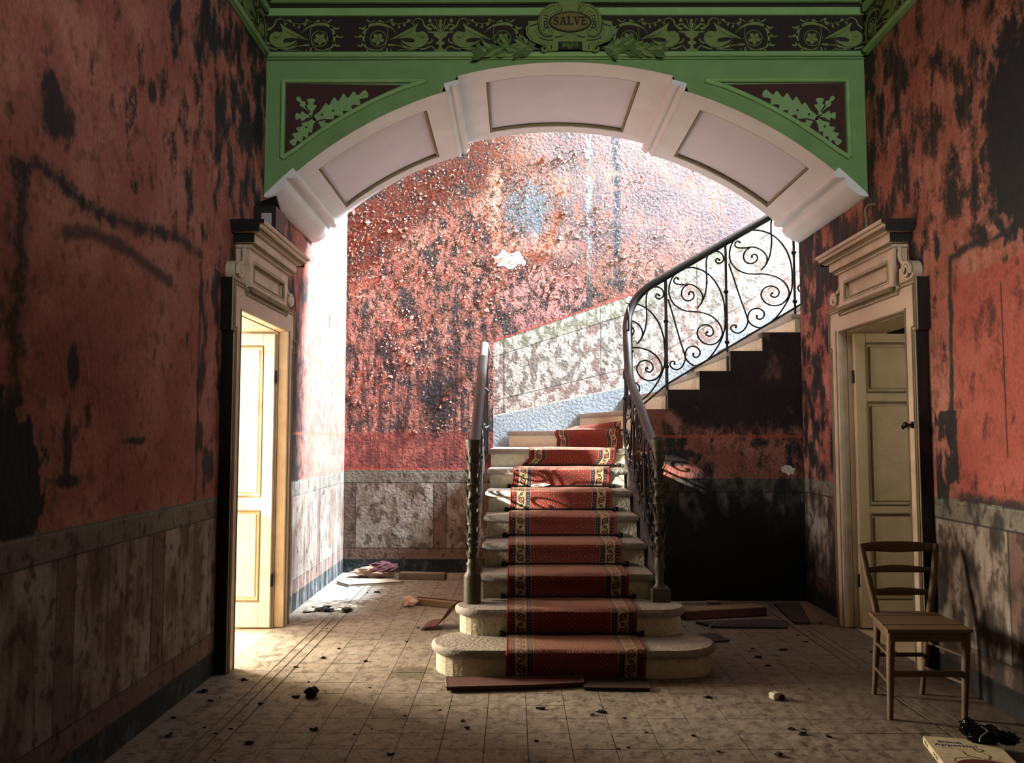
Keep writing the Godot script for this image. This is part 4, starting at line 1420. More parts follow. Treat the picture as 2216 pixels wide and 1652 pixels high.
func floor_piece(mb: Mb, x0: float, x1: float, d0: float, d1: float, y: float, c := 0.0) -> void:
	# top face and its four small sides; c lifts one corner a little
	var a := V(x0, y, d0); var b := V(x1, y + c, d0); var e := V(x1, y, d1); var f := V(x0, y - c * 0.5, d1)
	mb.quad(a, b, e, f, Vector3.UP, floor_uv(x0, d0), floor_uv(x1, d0), floor_uv(x1, d1), floor_uv(x0, d1))
	var lo := Vector3(0, -0.012, 0)
	var u := floor_uv(x0, d0)
	mb.quad(a, b, b + lo, a + lo, Vector3(0, 0, 1), u, u, u, u)
	mb.quad(e, f, f + lo, e + lo, Vector3(0, 0, -1), u, u, u, u)
	mb.quad(a, f, f + lo, a + lo, Vector3(-1, 0, 0), u, u, u, u)
	mb.quad(b, e, e + lo, b + lo, Vector3(1, 0, 0), u, u, u, u)


func build_floor() -> void:
	var o := setting("floor", "dusty hall floor of small square cement tiles with a plain border")
	var mb := Mb.new()
	wall_box(mb, XL - 0.3, 5.9, -2.2, 8.9, -0.3, -0.006)
	put("slab", mb, M.gap, o)
	# plain border along both walls, with its double line
	for s in [[XL, -1.47], [-1.462, -1.41], [-1.402, -1.34], [2.06, 2.12], [2.128, 2.18], [2.188, XR]]:
		mb = Mb.new()
		var d := -2.2
		while d < 8.6:
			floor_piece(mb, s[0], s[1], d, minf(d + 0.997, 8.6), 0.0)
			d += 1.0
		put("border_band", mb, M.floor, o)
	mb = Mb.new()
	floor_piece(mb, -1.332, 2.052, -2.2, 3.195, 0.0)
	put("near_floor", mb, M.floor, o)
	# tiles of 20 cm, those near enough to be told apart one by one, the others joined
	var rest := Mb.new()
	for r in 27:
		for c in 17:
			var x := -1.332 + 0.199 * c
			var d := 3.2 + 0.2 * r
			var t := rest if r >= 17 else Mb.new()
			floor_piece(t, x, x + 0.1955, d, minf(d + 0.1965, 8.6), rng.randf_range(-0.0008, 0.0004), rng.randf_range(-0.0012, 0.0012))
			if r < 17:
				put("tile", t, M.floor, o)
	var far := put("far_tiles", rest, M.floor, o)
	far.set_meta("kind", "stuff")


# ---------------------------------------------------------------- staircase
func tread_top(n: int) -> float:
	return RISE * n if n <= 9 else [1.640, 1.812, 1.975, 2.150, 2.314, 2.48, 2.65, 2.82][n - 10]


func nose(n: int) -> float:
	return N1 + RUN * (n - 1)


# the outline of a low step with rounded ends, drawn in by i
func round_step(n: int, i: float) -> Array:
	var r := (0.265 if n == 1 else 0.185) - i
	var cx := 0.60 if n == 1 else 0.555
	var d0 := nose(n) + i
	var out := []
	for e in [-1.0, 1.0]:
		var row := []
		for k in 13:
			var a := PI / 2 - PI * k / 12.0
			row.append(Vector2(0.355 + e * (cx + cos(a) * r), d0 + r - sin(a) * r))
		if e < 0: row.reverse()
		out += row
	return out


func slab(mb: Mb, outline: Callable, y0: float, y1: float, bev: float) -> void:
	# a level slab with a rounded edge; outline(inset) gives the same number of points each time
	var levels := [[bev * 0.7, y0], [bev * 0.15, y0 + bev * 0.35], [0.0, (y0 + y1) / 2], [bev * 0.15, y1 - bev * 0.35], [bev * 0.9, y1]]
	var p := []; var q := []
	for l in levels:
		var row := []
		for v in outline.call(l[0]): row.append(V(v.x, l[1], v.y))
		p.append(row)
	var mid := Vector3.ZERO
	for v in p[0]: mid += v / p[0].size()
	for i in p.size():
		var nr := []
		for j in p[i].size():
			var m: int = p[i].size()
			var t: Vector3 = p[i][(j + 1) % m] - p[i][(j - 1 + m) % m]
			var out := t.cross(Vector3.UP).normalized()
			if out.dot(p[i][j] - mid) < 0: out = -out
			nr.append((out + Vector3.UP * [-0.9, -0.4, 0.0, 0.4, 0.9][i]).normalized())
		q.append(nr)
	mb.grid(p, q, true)
	for e in [[0, -1.0], [4, 1.0]]:
		var poly := PackedVector2Array()
		for v in p[e[0]]: poly.append(Vector2(v.x, v.z))
		var ids := Geometry2D.triangulate_polygon(poly)
		for k in range(0, ids.size(), 3):
			mb.tri(p[e[0]][ids[k]], p[e[0]][ids[k + 1]], p[e[0]][ids[k + 2]], Vector3.UP * e[1])


func block(mb: Mb, poly: Array, y0: float, y1: float) -> void:
	mb.plate(poly, Vector3(0, y0, 0), Vector3.RIGHT, Vector3(0, 0, -1), Vector3.UP, y1 - y0)


func build_stairs() -> void:
	var o := thing("staircase", "stone staircase with pale risers, two rounded bottom steps and a right turn", "staircase")
	var sx0 := -0.235; var sx1 := 0.945
	for n in range(1, 17):
		var st := Node3D.new()
		st.name = "step"
		o.add_child(st, true)
		var y := tread_top(n)
		var y_prev := tread_top(n - 1) if n > 1 else 0.0
		var mb := Mb.new()
		var poly := []
		if n <= 2:
			block(mb, round_step(n, 0.03), y_prev - (0.0 if n == 1 else 0.0), y - 0.046)
			put("riser", mb, M.riser, st)
			mb = Mb.new()
			slab(mb, func(i: float) -> Array: return round_step(n, i), y - 0.048, y, 0.022)
			put("tread", mb, M.stone, st)
			continue
		if n <= 8:
			var d0 := nose(n); var d1 := nose(n + 1) + 0.05
			var x1 := sx1 + (0.06 if n == 8 else 0.0)
			poly = [Vector2(sx0 + 0.025, d0 + 0.028), Vector2(x1 - 0.025, d0 + 0.028), Vector2(x1 - 0.025, d1), Vector2(sx0 + 0.025, d1)]
			block(mb, poly, 0.0 if n > 3 else y_prev, y - 0.046)
			put("riser", mb, M.riser, st)
			mb = Mb.new()
			if n == 8:
				slab(mb, func(i: float) -> Array: return [Vector2(sx0 + i, d0 + i), Vector2(1.03 - i, d0 + i), Vector2(1.03 - i, 7.36), Vector2(-0.03, DB - 0.002), Vector2(sx0 + i, DB - 0.002)], y - 0.048, y, 0.022)
			else:
				slab(mb, func(i: float) -> Array: return [Vector2(sx0 + i, d0 + i), Vector2(sx1 - i, d0 + i), Vector2(sx1 - i, d1), Vector2(sx0 + i, d1)], y - 0.048, y, 0.022)
			put("tread", mb, M.stone, st)
			if n == 8:
				mb = Mb.new()
				block(mb, [Vector2(sx0 + 0.03, nose(9)), Vector2(1.0, nose(9)), Vector2(0.0, DB - 0.002), Vector2(sx0 + 0.03, DB - 0.002)], 0.0, y - 0.046)
				put("riser", mb, M.riser, st)
			continue
		var f := [Vector2(1.03, 7.33), Vector2(-0.06, DB - 0.002), Vector2(0.68, DB - 0.002), Vector2(1.07, 7.30)]
		if n == 10: f = [Vector2(1.06, 7.20), Vector2(0.68, DB - 0.002), Vector2(1.17, DB - 0.002), Vector2(1.332, 7.20)]
		if n == 11: f = [Vector2(1.332, 7.172), Vector2(1.15, DB - 0.002), Vector2(1.614, DB - 0.002), Vector2(1.614, 7.172)]
		if n >= 12:
			var x0: float = [1.614, 1.885, 2.168, 2.46, 2.74][n - 12]
			var x1: float = [1.885, 2.168, 2.46, 2.74, 5.99][n - 12]
			f = [Vector2(x0, 7.172), Vector2(x0, DB - 0.002), Vector2(x1, DB - 0.002), Vector2(x1, 7.172)]
		# the front edge runs from f[0] to f[1]; the nosing stands out from it
		var dir: Vector2 = (f[1] - f[0]).normalized()
		var fw := Vector2(-dir.y, dir.x)
		if fw.dot((f[2] + f[3]) / 2 - f[0]) > 0: fw = -fw
		block(mb, f, 0.0, y - 0.044)
		put("riser", mb, M.riser, st)
		mb = Mb.new()
		slab(mb, func(i: float) -> Array:
			return [f[0] + fw * (0.028 - i), f[1] + fw * (0.028 - i), f[2], f[3]], y - 0.046, y, 0.020)
		put("tread", mb, M.stone, st)


# ---------------------------------------------------------------- stair carpet and its rods
func carpet_material(dust: float) -> StandardMaterial3D:
	var w := 512; var h := 256
	var g := nbytes(401, 0.25, w, h, 3)
	var m := mat(Color.WHITE, 0.95)
	m.albedo_texture = picture(w, h, func(i: int, x: int, y: int) -> Color:
		var u := (x + 0.5) / w * 0.80
		var v := (y + 0.5) / h * 0.40
		var e := minf(u, 0.80 - u)
		var ng := g[i] / 255.0
		var red := Color(0.52, 0.13, 0.09); var ink := Color(0.05, 0.055, 0.08); var ivory := Color(0.66, 0.58, 0.42); var green := Color(0.20, 0.24, 0.16)
		var c := red
		if e < 0.018: c = Color(0.50, 0.10, 0.07)
		elif e < 0.042:
			c = ink
			if fposmod(v, 0.025) < 0.010 and absf(e - 0.030) < 0.006: c = red.lerp(ivory, 0.3)
		elif e < 0.122:
			c = ivory
			if e < 0.048 or e > 0.116: c = red
			var q := Vector2(e - 0.082, fposmod(v, 0.1) - 0.05)
			if absf(q.x - 0.020 * sin(v * TAU / 0.1)) < 0.005: c = Color(0.30, 0.10, 0.07)
			if absf(q.length() - 0.02) < 0.0045: c = ink
			if (q + Vector2(0.0, 0.0)).length() < 0.010: c = red
			if Vector2(e - 0.082, fposmod(v + 0.05, 0.1) - 0.05).length() < 0.013: c = green
		elif e < 0.150:
			c = ink
			if fposmod(v + 0.01, 0.022) < 0.010 and absf(e - 0.136) < 0.007: c = Color(0.30, 0.38, 0.45)
		elif e < 0.158: c = red.lerp(ivory, 0.4)
		else:
			# a field of small flowers on a diamond net
			var k := Vector2(fposmod(e - 0.158, 0.04) - 0.02, fposmod(v + (0.02 if int((e - 0.158) / 0.04) % 2 else 0.0), 0.04) - 0.02)
			var d := absf(k.x) + absf(k.y)
			if d < 0.006: c = ivory.lerp(red, 0.4)
			elif d < 0.012: c = green
			elif absf(d - 0.018) < 0.0022: c = Color(0.26, 0.05, 0.05)
			if absf(k.x) < 0.002 and d > 0.012: c = green.lerp(red, 0.3)
		# worn; flat lengths paler with dust and with the light painted on them
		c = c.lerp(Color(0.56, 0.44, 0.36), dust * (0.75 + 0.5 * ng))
		return c.darkened(0.25 * ss(0.4, 0.9, 1.0 - ng)))
	m.normal_enabled = true
	m.normal_texture = relief(403, 0.3, 256, 256, 3.0)
	return m


func build_carpet() -> void:
	var o := thing("stair_carpet", "worn red patterned runner with cream and dark borders laid up the middle of the stairs", "carpet")
	# edges at each nosing: the runner swings to the right where the stairs turn
	var xl := [0, -0.045, -0.045, -0.045, -0.042, -0.04, -0.03, -0.01, 0.13, 0.36]
	var xr := [0, 0.755, 0.755, 0.755, 0.757, 0.76, 0.77, 0.79, 0.885, 0.99]
	var path := []      # [left point, right point]
	var th := 0.010
	for n in range(1, 9):
		var y := tread_top(n); var yp := tread_top(n - 1) if n > 1 else 0.0
		var d := nose(n)
		var l0: float = lerpf(xl[maxi(n - 1, 1)], xl[n], 0.5); var r0: float = lerpf(xr[maxi(n - 1, 1)], xr[n], 0.5)
		var l: float = xl[n]; var r: float = xr[n]
		path.append([V(l0, yp + th, d + 0.022), V(r0, yp + th, d + 0.022)])
		path.append([V(l, (y + yp) / 2, d + 0.012), V(r, (y + yp) / 2, d + 0.010)])
		path.append([V(l, y - 0.055, d + 0.004), V(r, y - 0.055, d + 0.004)])
		path.append([V(l, y - 0.030, d - 0.011), V(r, y - 0.030, d - 0.011)])
		path.append([V(l, y - 0.008, d - 0.009), V(r, y - 0.008, d - 0.009)])
		path.append([V(l, y + th * 0.9, d + 0.008), V(r, y + th * 0.9, d + 0.008)])
		path.append([V(l, y + th, d + 0.06), V(r, y + th, d + 0.06)])
		if n < 8:
			path.append([V(lerpf(l, xl[n + 1], 0.4), y + th, d + RUN - 0.06), V(lerpf(r, xr[n + 1], 0.4), y + th, d + RUN - 0.06)])
	# over the eighth tread and up the ninth riser, which stands askew
	var y8 := tread_top(8); var y9 := tread_top(9)
	var ax := Vector2(1.03, 7.33); var bx := Vector2(-0.06, 8.6)
	var on := func(t: float, off: float) -> Vector2:
		var dir := (bx - ax).normalized()
		var fw := Vector2(-dir.y, dir.x)
		if fw.dot(Vector2(0.2, 7.5) - ax) < 0: fw = -fw
		return ax + dir * t + fw * off
	for k in [[0.02, y8 + th], [0.012, (y8 + y9) / 2], [0.035, y9 - 0.045], [0.042, y9 - 0.02], [0.03, y9 + th], [-0.10, y9 + th]]:
		var pl: Vector2 = on.call(0.93, k[0]); var pr: Vector2 = on.call(0.10, k[0])
		path.append([V(pl.x, k[1], pl.y), V(pr.x, k[1], pr.y)])
	# rucked folds on the ninth tread
	for k in 6:
		var t := k / 5.0
		var pl := Vector2(0.52, 8.15).lerp(Vector2(0.80, 8.1), t); var pr := Vector2(1.0, 7.48).lerp(Vector2(1.04, 7.45), t)
		var hh := 0.03 + 0.055 * absf(sin(k * 1.9))
		path.append([V(pl.x, y9 + th + hh * 0.4, pl.y), V(pr.x, y9 + th + hh, pr.y)])
	var cols := 18
	var rows := []; var uvs := []
	var run := 0.0
	for i in path.size():
		if i: run += ((path[i][0] + path[i][1]) / 2).distance_to((path[i - 1][0] + path[i - 1][1]) / 2)
		var row := []; var ur := []
		for j in cols + 1:
			var t := float(j) / cols
			var wob := 0.004 * sin(t * 9.0 + i * 1.7) * sin(i * 0.9)
			row.append(path[i][0].lerp(path[i][1], t) + Vector3(0, maxf(wob, -0.001), maxf(wob, 0.0)))
			ur.append(Vector2(t, run / 0.40))
		rows.append(row); uvs.append(ur)
	var mb := Mb.new()
	var clean := carpet_material(0.08); var dusty := carpet_material(0.62)  # flat lengths also carry the treads' light, upright ones the risers' shade
	# the runner's upright and flat lengths
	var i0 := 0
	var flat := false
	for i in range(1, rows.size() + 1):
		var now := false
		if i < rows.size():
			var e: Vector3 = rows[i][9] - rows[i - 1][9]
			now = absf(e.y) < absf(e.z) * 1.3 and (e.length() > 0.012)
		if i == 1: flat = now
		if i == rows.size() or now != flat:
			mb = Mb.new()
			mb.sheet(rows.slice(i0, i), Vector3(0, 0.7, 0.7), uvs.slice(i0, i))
			put("flat_length" if flat else "upright_length", mb, dusty if flat else clean, o, "dusty length on a tread, painted paler as lit" if flat else "cleaner length on a riser, painted darker as shaded")
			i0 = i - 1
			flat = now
	mb = Mb.new()
	for e in [0, cols]:
		var line := []
		for i in rows.size(): line.append(rows[i][e] + Vector3(0, -0.002, -0.002))
		mb.tube(line, 0.005, 5)
	put("bound_edge", mb, mat(Color(0.42, 0.10, 0.07), 0.95), o)
	var ordinal := ["second", "third", "fourth", "fifth", "sixth", "seventh", "eighth"]
	for n in range(2, 9):
		var y := tread_top(n - 1) + 0.020
		var d := nose(n) + 0.006
		var rod := thing("stair_rod", "thin dark rod with end brackets across the runner at the foot of the %s riser" % ordinal[n - 2], "stair rod", "stair rods", V(0.355, y, d))
		var l: float = xl[n] - 0.355 - 0.035; var r: float = xr[n] - 0.355 + 0.035
		mb = Mb.new()
		mb.tube([Vector3(l, 0, 0), Vector3(r, 0, 0)], 0.0055, 6)
		put("rod", mb, M.iron, rod)
		for x in [l, r]:
			mb = Mb.new()
			mb.box(Vector3(x, -0.002, -0.008), Vector3(0.034, 0.034, 0.018), Basis.IDENTITY, 0.004)
			mb.lathe(Vector3(x, 0.0, 0.0), [[0.0, -0.012], [0.011, -0.008], [0.011, 0.008], [0.0, 0.012]], 8, Basis(Vector3.UP, Vector3.RIGHT, Vector3.BACK))
			mb.box(Vector3(x - 0.03 * signf(x), -0.010, -0.008), Vector3(0.05, 0.012, 0.014), Basis.IDENTITY, 0.003)
			put("bracket", mb, M.iron, rod)


# ---------------------------------------------------------------- railings
# the scrolls of one bay between two posts, in the bay's own measures: across from the left post, up from the lower rail; metres
const SCROLLS := [
	[[0.113, 0.870], [0.099, 0.890], [0.080, 0.889], [0.075, 0.864], [0.101, 0.829], [0.160, 0.789], [0.226, 0.752], [0.290, 0.677], [0.327, 0.589], [0.314, 0.534], [0.276, 0.511]],
	[[0.196, 0.768], [0.157, 0.762], [0.140, 0.724], [0.154, 0.670], [0.194, 0.624], [0.236, 0.615], [0.251, 0.640], [0.236, 0.679], [0.209, 0.691], [0.207, 0.677]],
	[[0.105, 0.931], [0.056, 0.906], [0.030, 0.837], [0.038, 0.748], [0.086, 0.646], [0.157, 0.563], [0.228, 0.509], [0.305, 0.458], [0.399, 0.369], [0.469, 0.259], [0.495, 0.166], [0.475, 0.119], [0.431, 0.104], [0.371, 0.131], [0.313, 0.191], [0.278, 0.262], [0.276, 0.308], [0.303, 0.334], [0.354, 0.318], [0.401, 0.266], [0.416, 0.213], [0.393, 0.194], [0.361, 0.217], [0.349, 0.244], [0.363, 0.247]],
	[[0.160, 0.933], [0.240, 0.895], [0.323, 0.822], [0.399, 0.724], [0.463, 0.598], [0.503, 0.472], [0.520, 0.354], [0.520, 0.211], [0.497, 0.130], [0.458, 0.072], [0.399, 0.021], [0.339, -0.002], [0.280, -0.005]],
	[[0.022, 0.740], [0.062, 0.573], [0.107, 0.379], [0.162, 0.156], [0.158, 0.105], [0.132, 0.073], [0.091, 0.074], [0.050, 0.113], [0.030, 0.155], [0.044, 0.175], [0.072, 0.156], [0.070, 0.140]],
	[[0.280, -0.003], [0.233, 0.031], [0.188, 0.089], [0.165, 0.148], [0.176, 0.198], [0.209, 0.208], [0.253, 0.184], [0.290, 0.131], [0.293, 0.090], [0.267, 0.080], [0.238, 0.105], [0.237, 0.129]],
	[[0.479, 0.822], [0.463, 0.844], [0.447, 0.839], [0.456, 0.810], [0.487, 0.789], [0.516, 0.798], [0.509, 0.848], [0.474, 0.898], [0.426, 0.927], [0.390, 0.933], [0.366, 0.891], [0.362, 0.808], [0.365, 0.698], [0.349, 0.594], [0.314, 0.530]],
]


func bay(o: Node, at: Callable, k := 1.0, r := 0.0078) -> void:
	# at(u, v) gives the place of a point of the bay
	for s in SCROLLS:
		var pts := []
		for p in s: pts.append(at.call(p[0] * k, p[1]))
		var mb := Mb.new()
		mb.tube(spline(pts, 4), r, 6)
		put("iron_scroll", mb, M.iron, o)
		mb = Mb.new()
		for e in [0, pts.size() - 1]:
			if pts[e].distance_to(pts[(e + 4) if e == 0 else e - 4]) < 0.09:
				mb.lathe(pts[e] - Vector3(0, 0.011, 0), [[0.0, 0.0], [0.009, 0.003], [0.011, 0.011], [0.009, 0.019], [0.0, 0.022]], 8)
		if mb.v.size(): put("scroll_end", mb, M.iron, o)


func post(o: Node, a: Vector3, b: Vector3, w := 0.022) -> void:
	var mb := Mb.new()
	mb.bar(a, b, w, w * 0.7, Vector3.RIGHT)
	for t in [0.32, 0.66]:
		var c := a.lerp(b, t)
		mb.lathe(c - Vector3(0, 0.02, 0), [[0.006, 0.0], [0.020, 0.008], [0.023, 0.02], [0.020, 0.032], [0.006, 0.04]], 8)
	put("iron_post", mb, M.iron, o)


func newel(o: Node, at: Vector3, h: float, block_base: bool) -> void:
	var mb := Mb.new()
	var prof := []
	if block_base:
		mb.box(at + Vector3(0, 0.045, 0), Vector3(0.125, 0.09, 0.125), Basis.IDENTITY, 0.006)
		prof = [[0.05, 0.09], [0.03, 0.11], [0.027, 0.20], [0.04, 0.215]]
	else:
		prof = [[0.056, 0.0], [0.056, 0.17], [0.050, 0.19], [0.038, 0.20], [0.034, 0.24], [0.042, 0.25]]
	for k in 5:
		var y0 := 0.27 + (h - 0.42) * k / 5.0
		var st := (h - 0.42) / 5.0
		prof += [[0.030, y0], [0.028, y0 + st * 0.35], [0.026, y0 + st * 0.7], [0.037, y0 + st * 0.84], [0.038, y0 + st * 0.9], [0.029, y0 + st * 0.97]]
	prof += [[0.030, h - 0.14], [0.036, h - 0.08], [0.046, h - 0.03], [0.050, h - 0.015], [0.050, h]]
	mb.lathe(at, prof, 14)
	put("newel", mb, M.cast, o, "cast iron newel post with leafy rings")
	# cast leaves that stand off the shaft
	mb = Mb.new()
	for k in 42:
		var y := 0.27 + (h - 0.36) * (k / 42.0)
		var a := k * 2.4
		var e := Vector3(cos(a), 0, sin(a))
		var c := at + Vector3(0, y, 0) + e * 0.031
		var t := Vector3(-sin(a), 0, cos(a))
		var ln := 0.045 + 0.02 * (k % 3)
		var rows := []
		for i in 4:
			var q := i / 3.0
			var hw := 0.018 * sin(PI * (0.15 + 0.8 * q))
			var m := c + Vector3(0, ln * q, 0) + e * (0.004 + 0.026 * q * q)
			rows.append([m + t * hw - e * 0.004, m, m - t * hw - e * 0.004])
		mb.sheet(rows, e)
	put("cast_leaves", mb, M.cast, o)


func build_railings() -> void:
	var sl := RISE / RUN
	for s in [-1.0, 1.0]:
		var x := -0.277 if s < 0 else 0.955
		var d0 := 5.43 if s < 0 else 5.50
		var base := V(x, 0.324, d0)
		var o := thing("stair_railing", "dark handrail on ironwork up the left side of the stairs" if s < 0 else "iron scroll railing that curls round the turn and climbs the upper flight", "railing", "", base)
		var at := func(dd: float, v: float) -> Vector3: return Vector3(0, v - 0.324 + (0.162 + sl * (dd - N1)), d0 - dd)
		newel(o, Vector3.ZERO, 1.06, s > 0)
		# side board that the ironwork stands on, following the nosings
		var mb := Mb.new()
		var d_end := 7.24 if s < 0 else 7.12
		mb.bar(at.call(5.52, -0.10), at.call(d_end, -0.10), 0.16, 0.022, Vector3.RIGHT, 0.004)
		put("string_board", mb, M.string, o)
		mb = Mb.new()
		mb.bar(at.call(5.50, 0.03), at.call(d_end, 0.03), 0.012, 0.022, Vector3.RIGHT)
		put("lower_rail", mb, M.iron, o)
		for dd in ([5.50, 6.08, 6.66, 7.22] if s < 0 else [5.56, 6.10, 6.64, 7.10]):
			post(o, at.call(dd, -0.04), at.call(dd, 0.80), 0.020)
		for b in 3:
			var b0 := 5.51 + 0.57 * b
			bay(o, func(u: float, v: float) -> Vector3: return at.call(b0 + u, v * 0.80 + 0.03), 1.04)
		var rail := []
		if s < 0:
			rail = [Vector3(0.004, 1.055, 0.0), at.call(5.55, 0.80 + 0.015), at.call(6.3, 0.80 + 0.01), at.call(7.1, 0.80), at.call(7.28, 0.80)]
			mb = Mb.new()
			mb.tube(spline(rail, 5), 0.040, 12, 0.72, true, Vector3.UP)
			put("handrail", mb, M.handrail, o)
			mb = Mb.new()
			mb.tube(spline([at.call(7.27, 0.80), at.call(7.42, 0.83), at.call(7.62, 0.80), at.call(8.56, 0.36)], 5), 0.034, 12, 0.72)
			put("handrail", mb, mat(Color(0.42, 0.42, 0.40), 0.4), o, "paler end of the handrail that runs to the back wall")
			mb = Mb.new()
			mb.bar(at.call(7.24, -0.12), at.call(8.56, -0.70), 0.05, 0.03, Vector3.RIGHT)
			put("string_board", mb, M.string, o)
			for dd in [7.6, 8.0, 8.4]:
				post(o, at.call(dd, -0.16 - 0.44 * (dd - 7.24)), at.call(dd, 0.80 - 0.44 * (dd - 7.5)), 0.02)
			continue
		# round the turn and up the second flight, in the plane of its outer string
		var w := func(p: Vector3) -> Vector3: return p - base
		rail = [Vector3(0.004, 1.055, 0.0), at.call(5.7, 0.815), at.call(6.3, 0.81), at.call(6.8, 0.815), w.call(V(0.965, 2.20, 7.01)), w.call(V(0.985, 2.42, 7.13)), w.call(V(1.06, 2.60, 7.19)), w.call(V(1.18, 2.725, 7.20)), w.call(V(1.335, 2.82, 7.20)), w.call(V(1.88, 3.135, 7.20)), w.call(V(2.47, 3.475, 7.20)), w.call(V(2.95, 3.76, 7.20))]
		mb = Mb.new()
		mb.tube(spline(rail, 6), 0.036, 12, 0.8, true, Vector3.UP)
		put("handrail", mb, M.handrail, o)
		var low := func(px: float) -> float: return 1.862 + 0.594 * (px - 1.335)
		mb = Mb.new()
		mb.bar(w.call(V(1.06, 1.63, 7.2)), w.call(V(1.335, low.call(1.335), 7.2)), 0.016, 0.016, Vector3.BACK)
		mb.bar(w.call(V(1.335, low.call(1.335), 7.2)), w.call(V(3.0, low.call(3.0), 7.2)), 0.018, 0.016, Vector3.BACK)
		put("lower_rail", mb, M.iron, o)
		for q in [[1.335, 2.82, 0.034], [1.87, 3.13, 0.026], [2.475, 3.47, 0.024]]:
			post(o, w.call(V(q[0], tread_top(10 if q[0] < 1.5 else (11 if q[0] < 2.0 else 14)) - (0.0 if q[0] < 2.0 else 0.13), 7.2)), w.call(V(q[0], q[1], 7.2)), q[2])
		post(o, w.call(V(1.02, 1.48, 7.16)), w.call(V(1.02, 2.5, 7.16)), 0.03)
		for b in [[0.80, 1.0], [1.335, 1.0], [1.872, 1.12], [2.475, 1.0]]:
			# the first bay bends round the corner
			bay(o, func(u: float, v: float) -> Vector3:
				var px: float = b[0] + u * b[1]
				var dd := 7.2
				var y: float = low.call(px) + v
				if px < 1.02: dd = 7.2 - (1.02 - px) * 0.8; px = maxf(px, 0.985)
				return w.call(V(px, y, dd)))


# ---------------------------------------------------------------- chair
func build_chair() -> void:
	var base := V(2.1, 0, 4.38)
	var o := thing("wooden_chair", "old plain wooden chair with a ladder back standing by the right wall", "chair", "", base)
	var w := func(x: float, y: float, d: float) -> Vector3: return V(x, y, d) - base
	var mb := Mb.new()
	# front legs taper, back legs run on into the splayed posts of the back
	for q in [[1.885, 1.868], [2.264, 2.238]]:
		mb = Mb.new()
		mb.tube([w.call(q[1], 0.0, 4.195), w.call(lerpf(q[1], q[0], 0.5), 0.22, 4.198), w.call(q[0], 0.425, 4.2)], [0.014, 0.019, 0.021], 10)
		put("leg", mb, M.chair, o)
	for q in [[1.962, 1.985, 1.972, 1.950], [2.222, 2.265, 2.305, 2.372]]:
		mb = Mb.new()
		mb.tube(spline([w.call(q[0], 0.0, 4.595), w.call(lerpf(q[0], q[1], 0.6), 0.22, 4.585), w.call(q[1] if q[0] < 2.0 else 2.275, 0.43, 4.59), w.call(lerpf(q[2], q[3], 0.35), 0.62, 4.635), w.call(q[3], 0.80, 4.685)], 5), [0.014, 0.017, 0.019, 0.019, 0.018, 0.016], 10)
		put("leg", mb, M.chair, o)
	# seat of four boards
	for k in 4:
		mb = Mb.new()
		var t0 := k / 4.0 + 0.006; var t1 := (k + 1) / 4.0 - 0.006
		var f := func(t: float) -> Array: return [lerpf(1.862, 1.952, t), lerpf(2.288, 2.300, t), lerpf(4.178, 4.61, t)]
		var a: Array = f.call(t0); var b: Array = f.call(t1)
		mb.plate([Vector2(a[0], a[2]), Vector2(a[1], a[2]), Vector2(b[1], b[2]), Vector2(b[0], b[2])], w.call(0, 0.425 + 0.002 * (k % 2), 0), Vector3.RIGHT, Vector3(0, 0, -1), Vector3.UP, 0.018, 0.004)
		put("seat_board", mb, M.seat, o)
	# seat rails
	for r in [[[1.885, 4.2], [2.264, 4.2]], [[1.885, 4.2], [1.975, 4.59]], [[2.264, 4.2], [2.272, 4.59]], [[1.985, 4.59], [2.265, 4.59]]]:
		mb = Mb.new()
		mb.bar(w.call(r[0][0], 0.402, r[0][1]), w.call(r[1][0], 0.402, r[1][1]), 0.018, 0.045, Vector3.UP)
		put("seat_rail", mb, M.chair, o)
	# stretchers
	for r in [[1.872, 0.222, 4.196, 2.245, 0.222, 4.196, 0.030, 0.016], [1.972, 0.215, 4.585, 2.245, 0.215, 4.585, 0.022, 0.014], [1.878, 0.305, 4.2, 1.975, 0.28, 4.585, 0.014, 0.014], [1.872, 0.172, 4.2, 1.968, 0.145, 4.59, 0.014, 0.014], [2.255, 0.305, 4.2, 2.258, 0.28, 4.585, 0.014, 0.014], [2.246, 0.172, 4.2, 2.238, 0.145, 4.59, 0.014, 0.014]]:
		mb = Mb.new()
		mb.bar(w.call(r[0], r[1], r[2]), w.call(r[3], r[4], r[5]), r[7], r[6], Vector3.UP, 0.004)
		put("stretcher", mb, M.chair, o)
	# three bowed back rails, the top one shaped
	for r in [[0.775, 0.030, 0.012, 4.675, 1.952, 2.360], [0.660, 0.019, 0.004, 4.645, 1.962, 2.328], [0.543, 0.019, 0.002, 4.615, 1.972, 2.305]]:
		mb = Mb.new()
		var rows := []; var nr := []
		for i in 15:
			var t := i / 14.0
			var x: float = lerpf(r[4], r[5], t)
			var bow := 0.035 * sin(PI * t)
			var y: float = r[0] + r[2] * sin(PI * t) + (0.006 * cos(TAU * t * 1.0) if r[1] > 0.025 else 0.0)
			var h: float = r[1] * (0.72 + 0.28 * sin(PI * clampf(t * 1.2 - 0.1, 0, 1)))
			var d: float = r[3] + bow
			rows.append([w.call(x, y - h, d - 0.007), w.call(x, y + h, d - 0.007 + 0.01), w.call(x, y + h, d + 0.017), w.call(x, y - h, d + 0.007)])
			nr.append([Vector3(0, -0.5, 1).normalized(), Vector3(0, 0.5, 1).normalized(), Vector3(0, 0.5, -1).normalized(), Vector3(0, -0.5, -1).normalized()])
		mb.grid(rows, nr, true)
		put("back_rail", mb, M.chair, o)


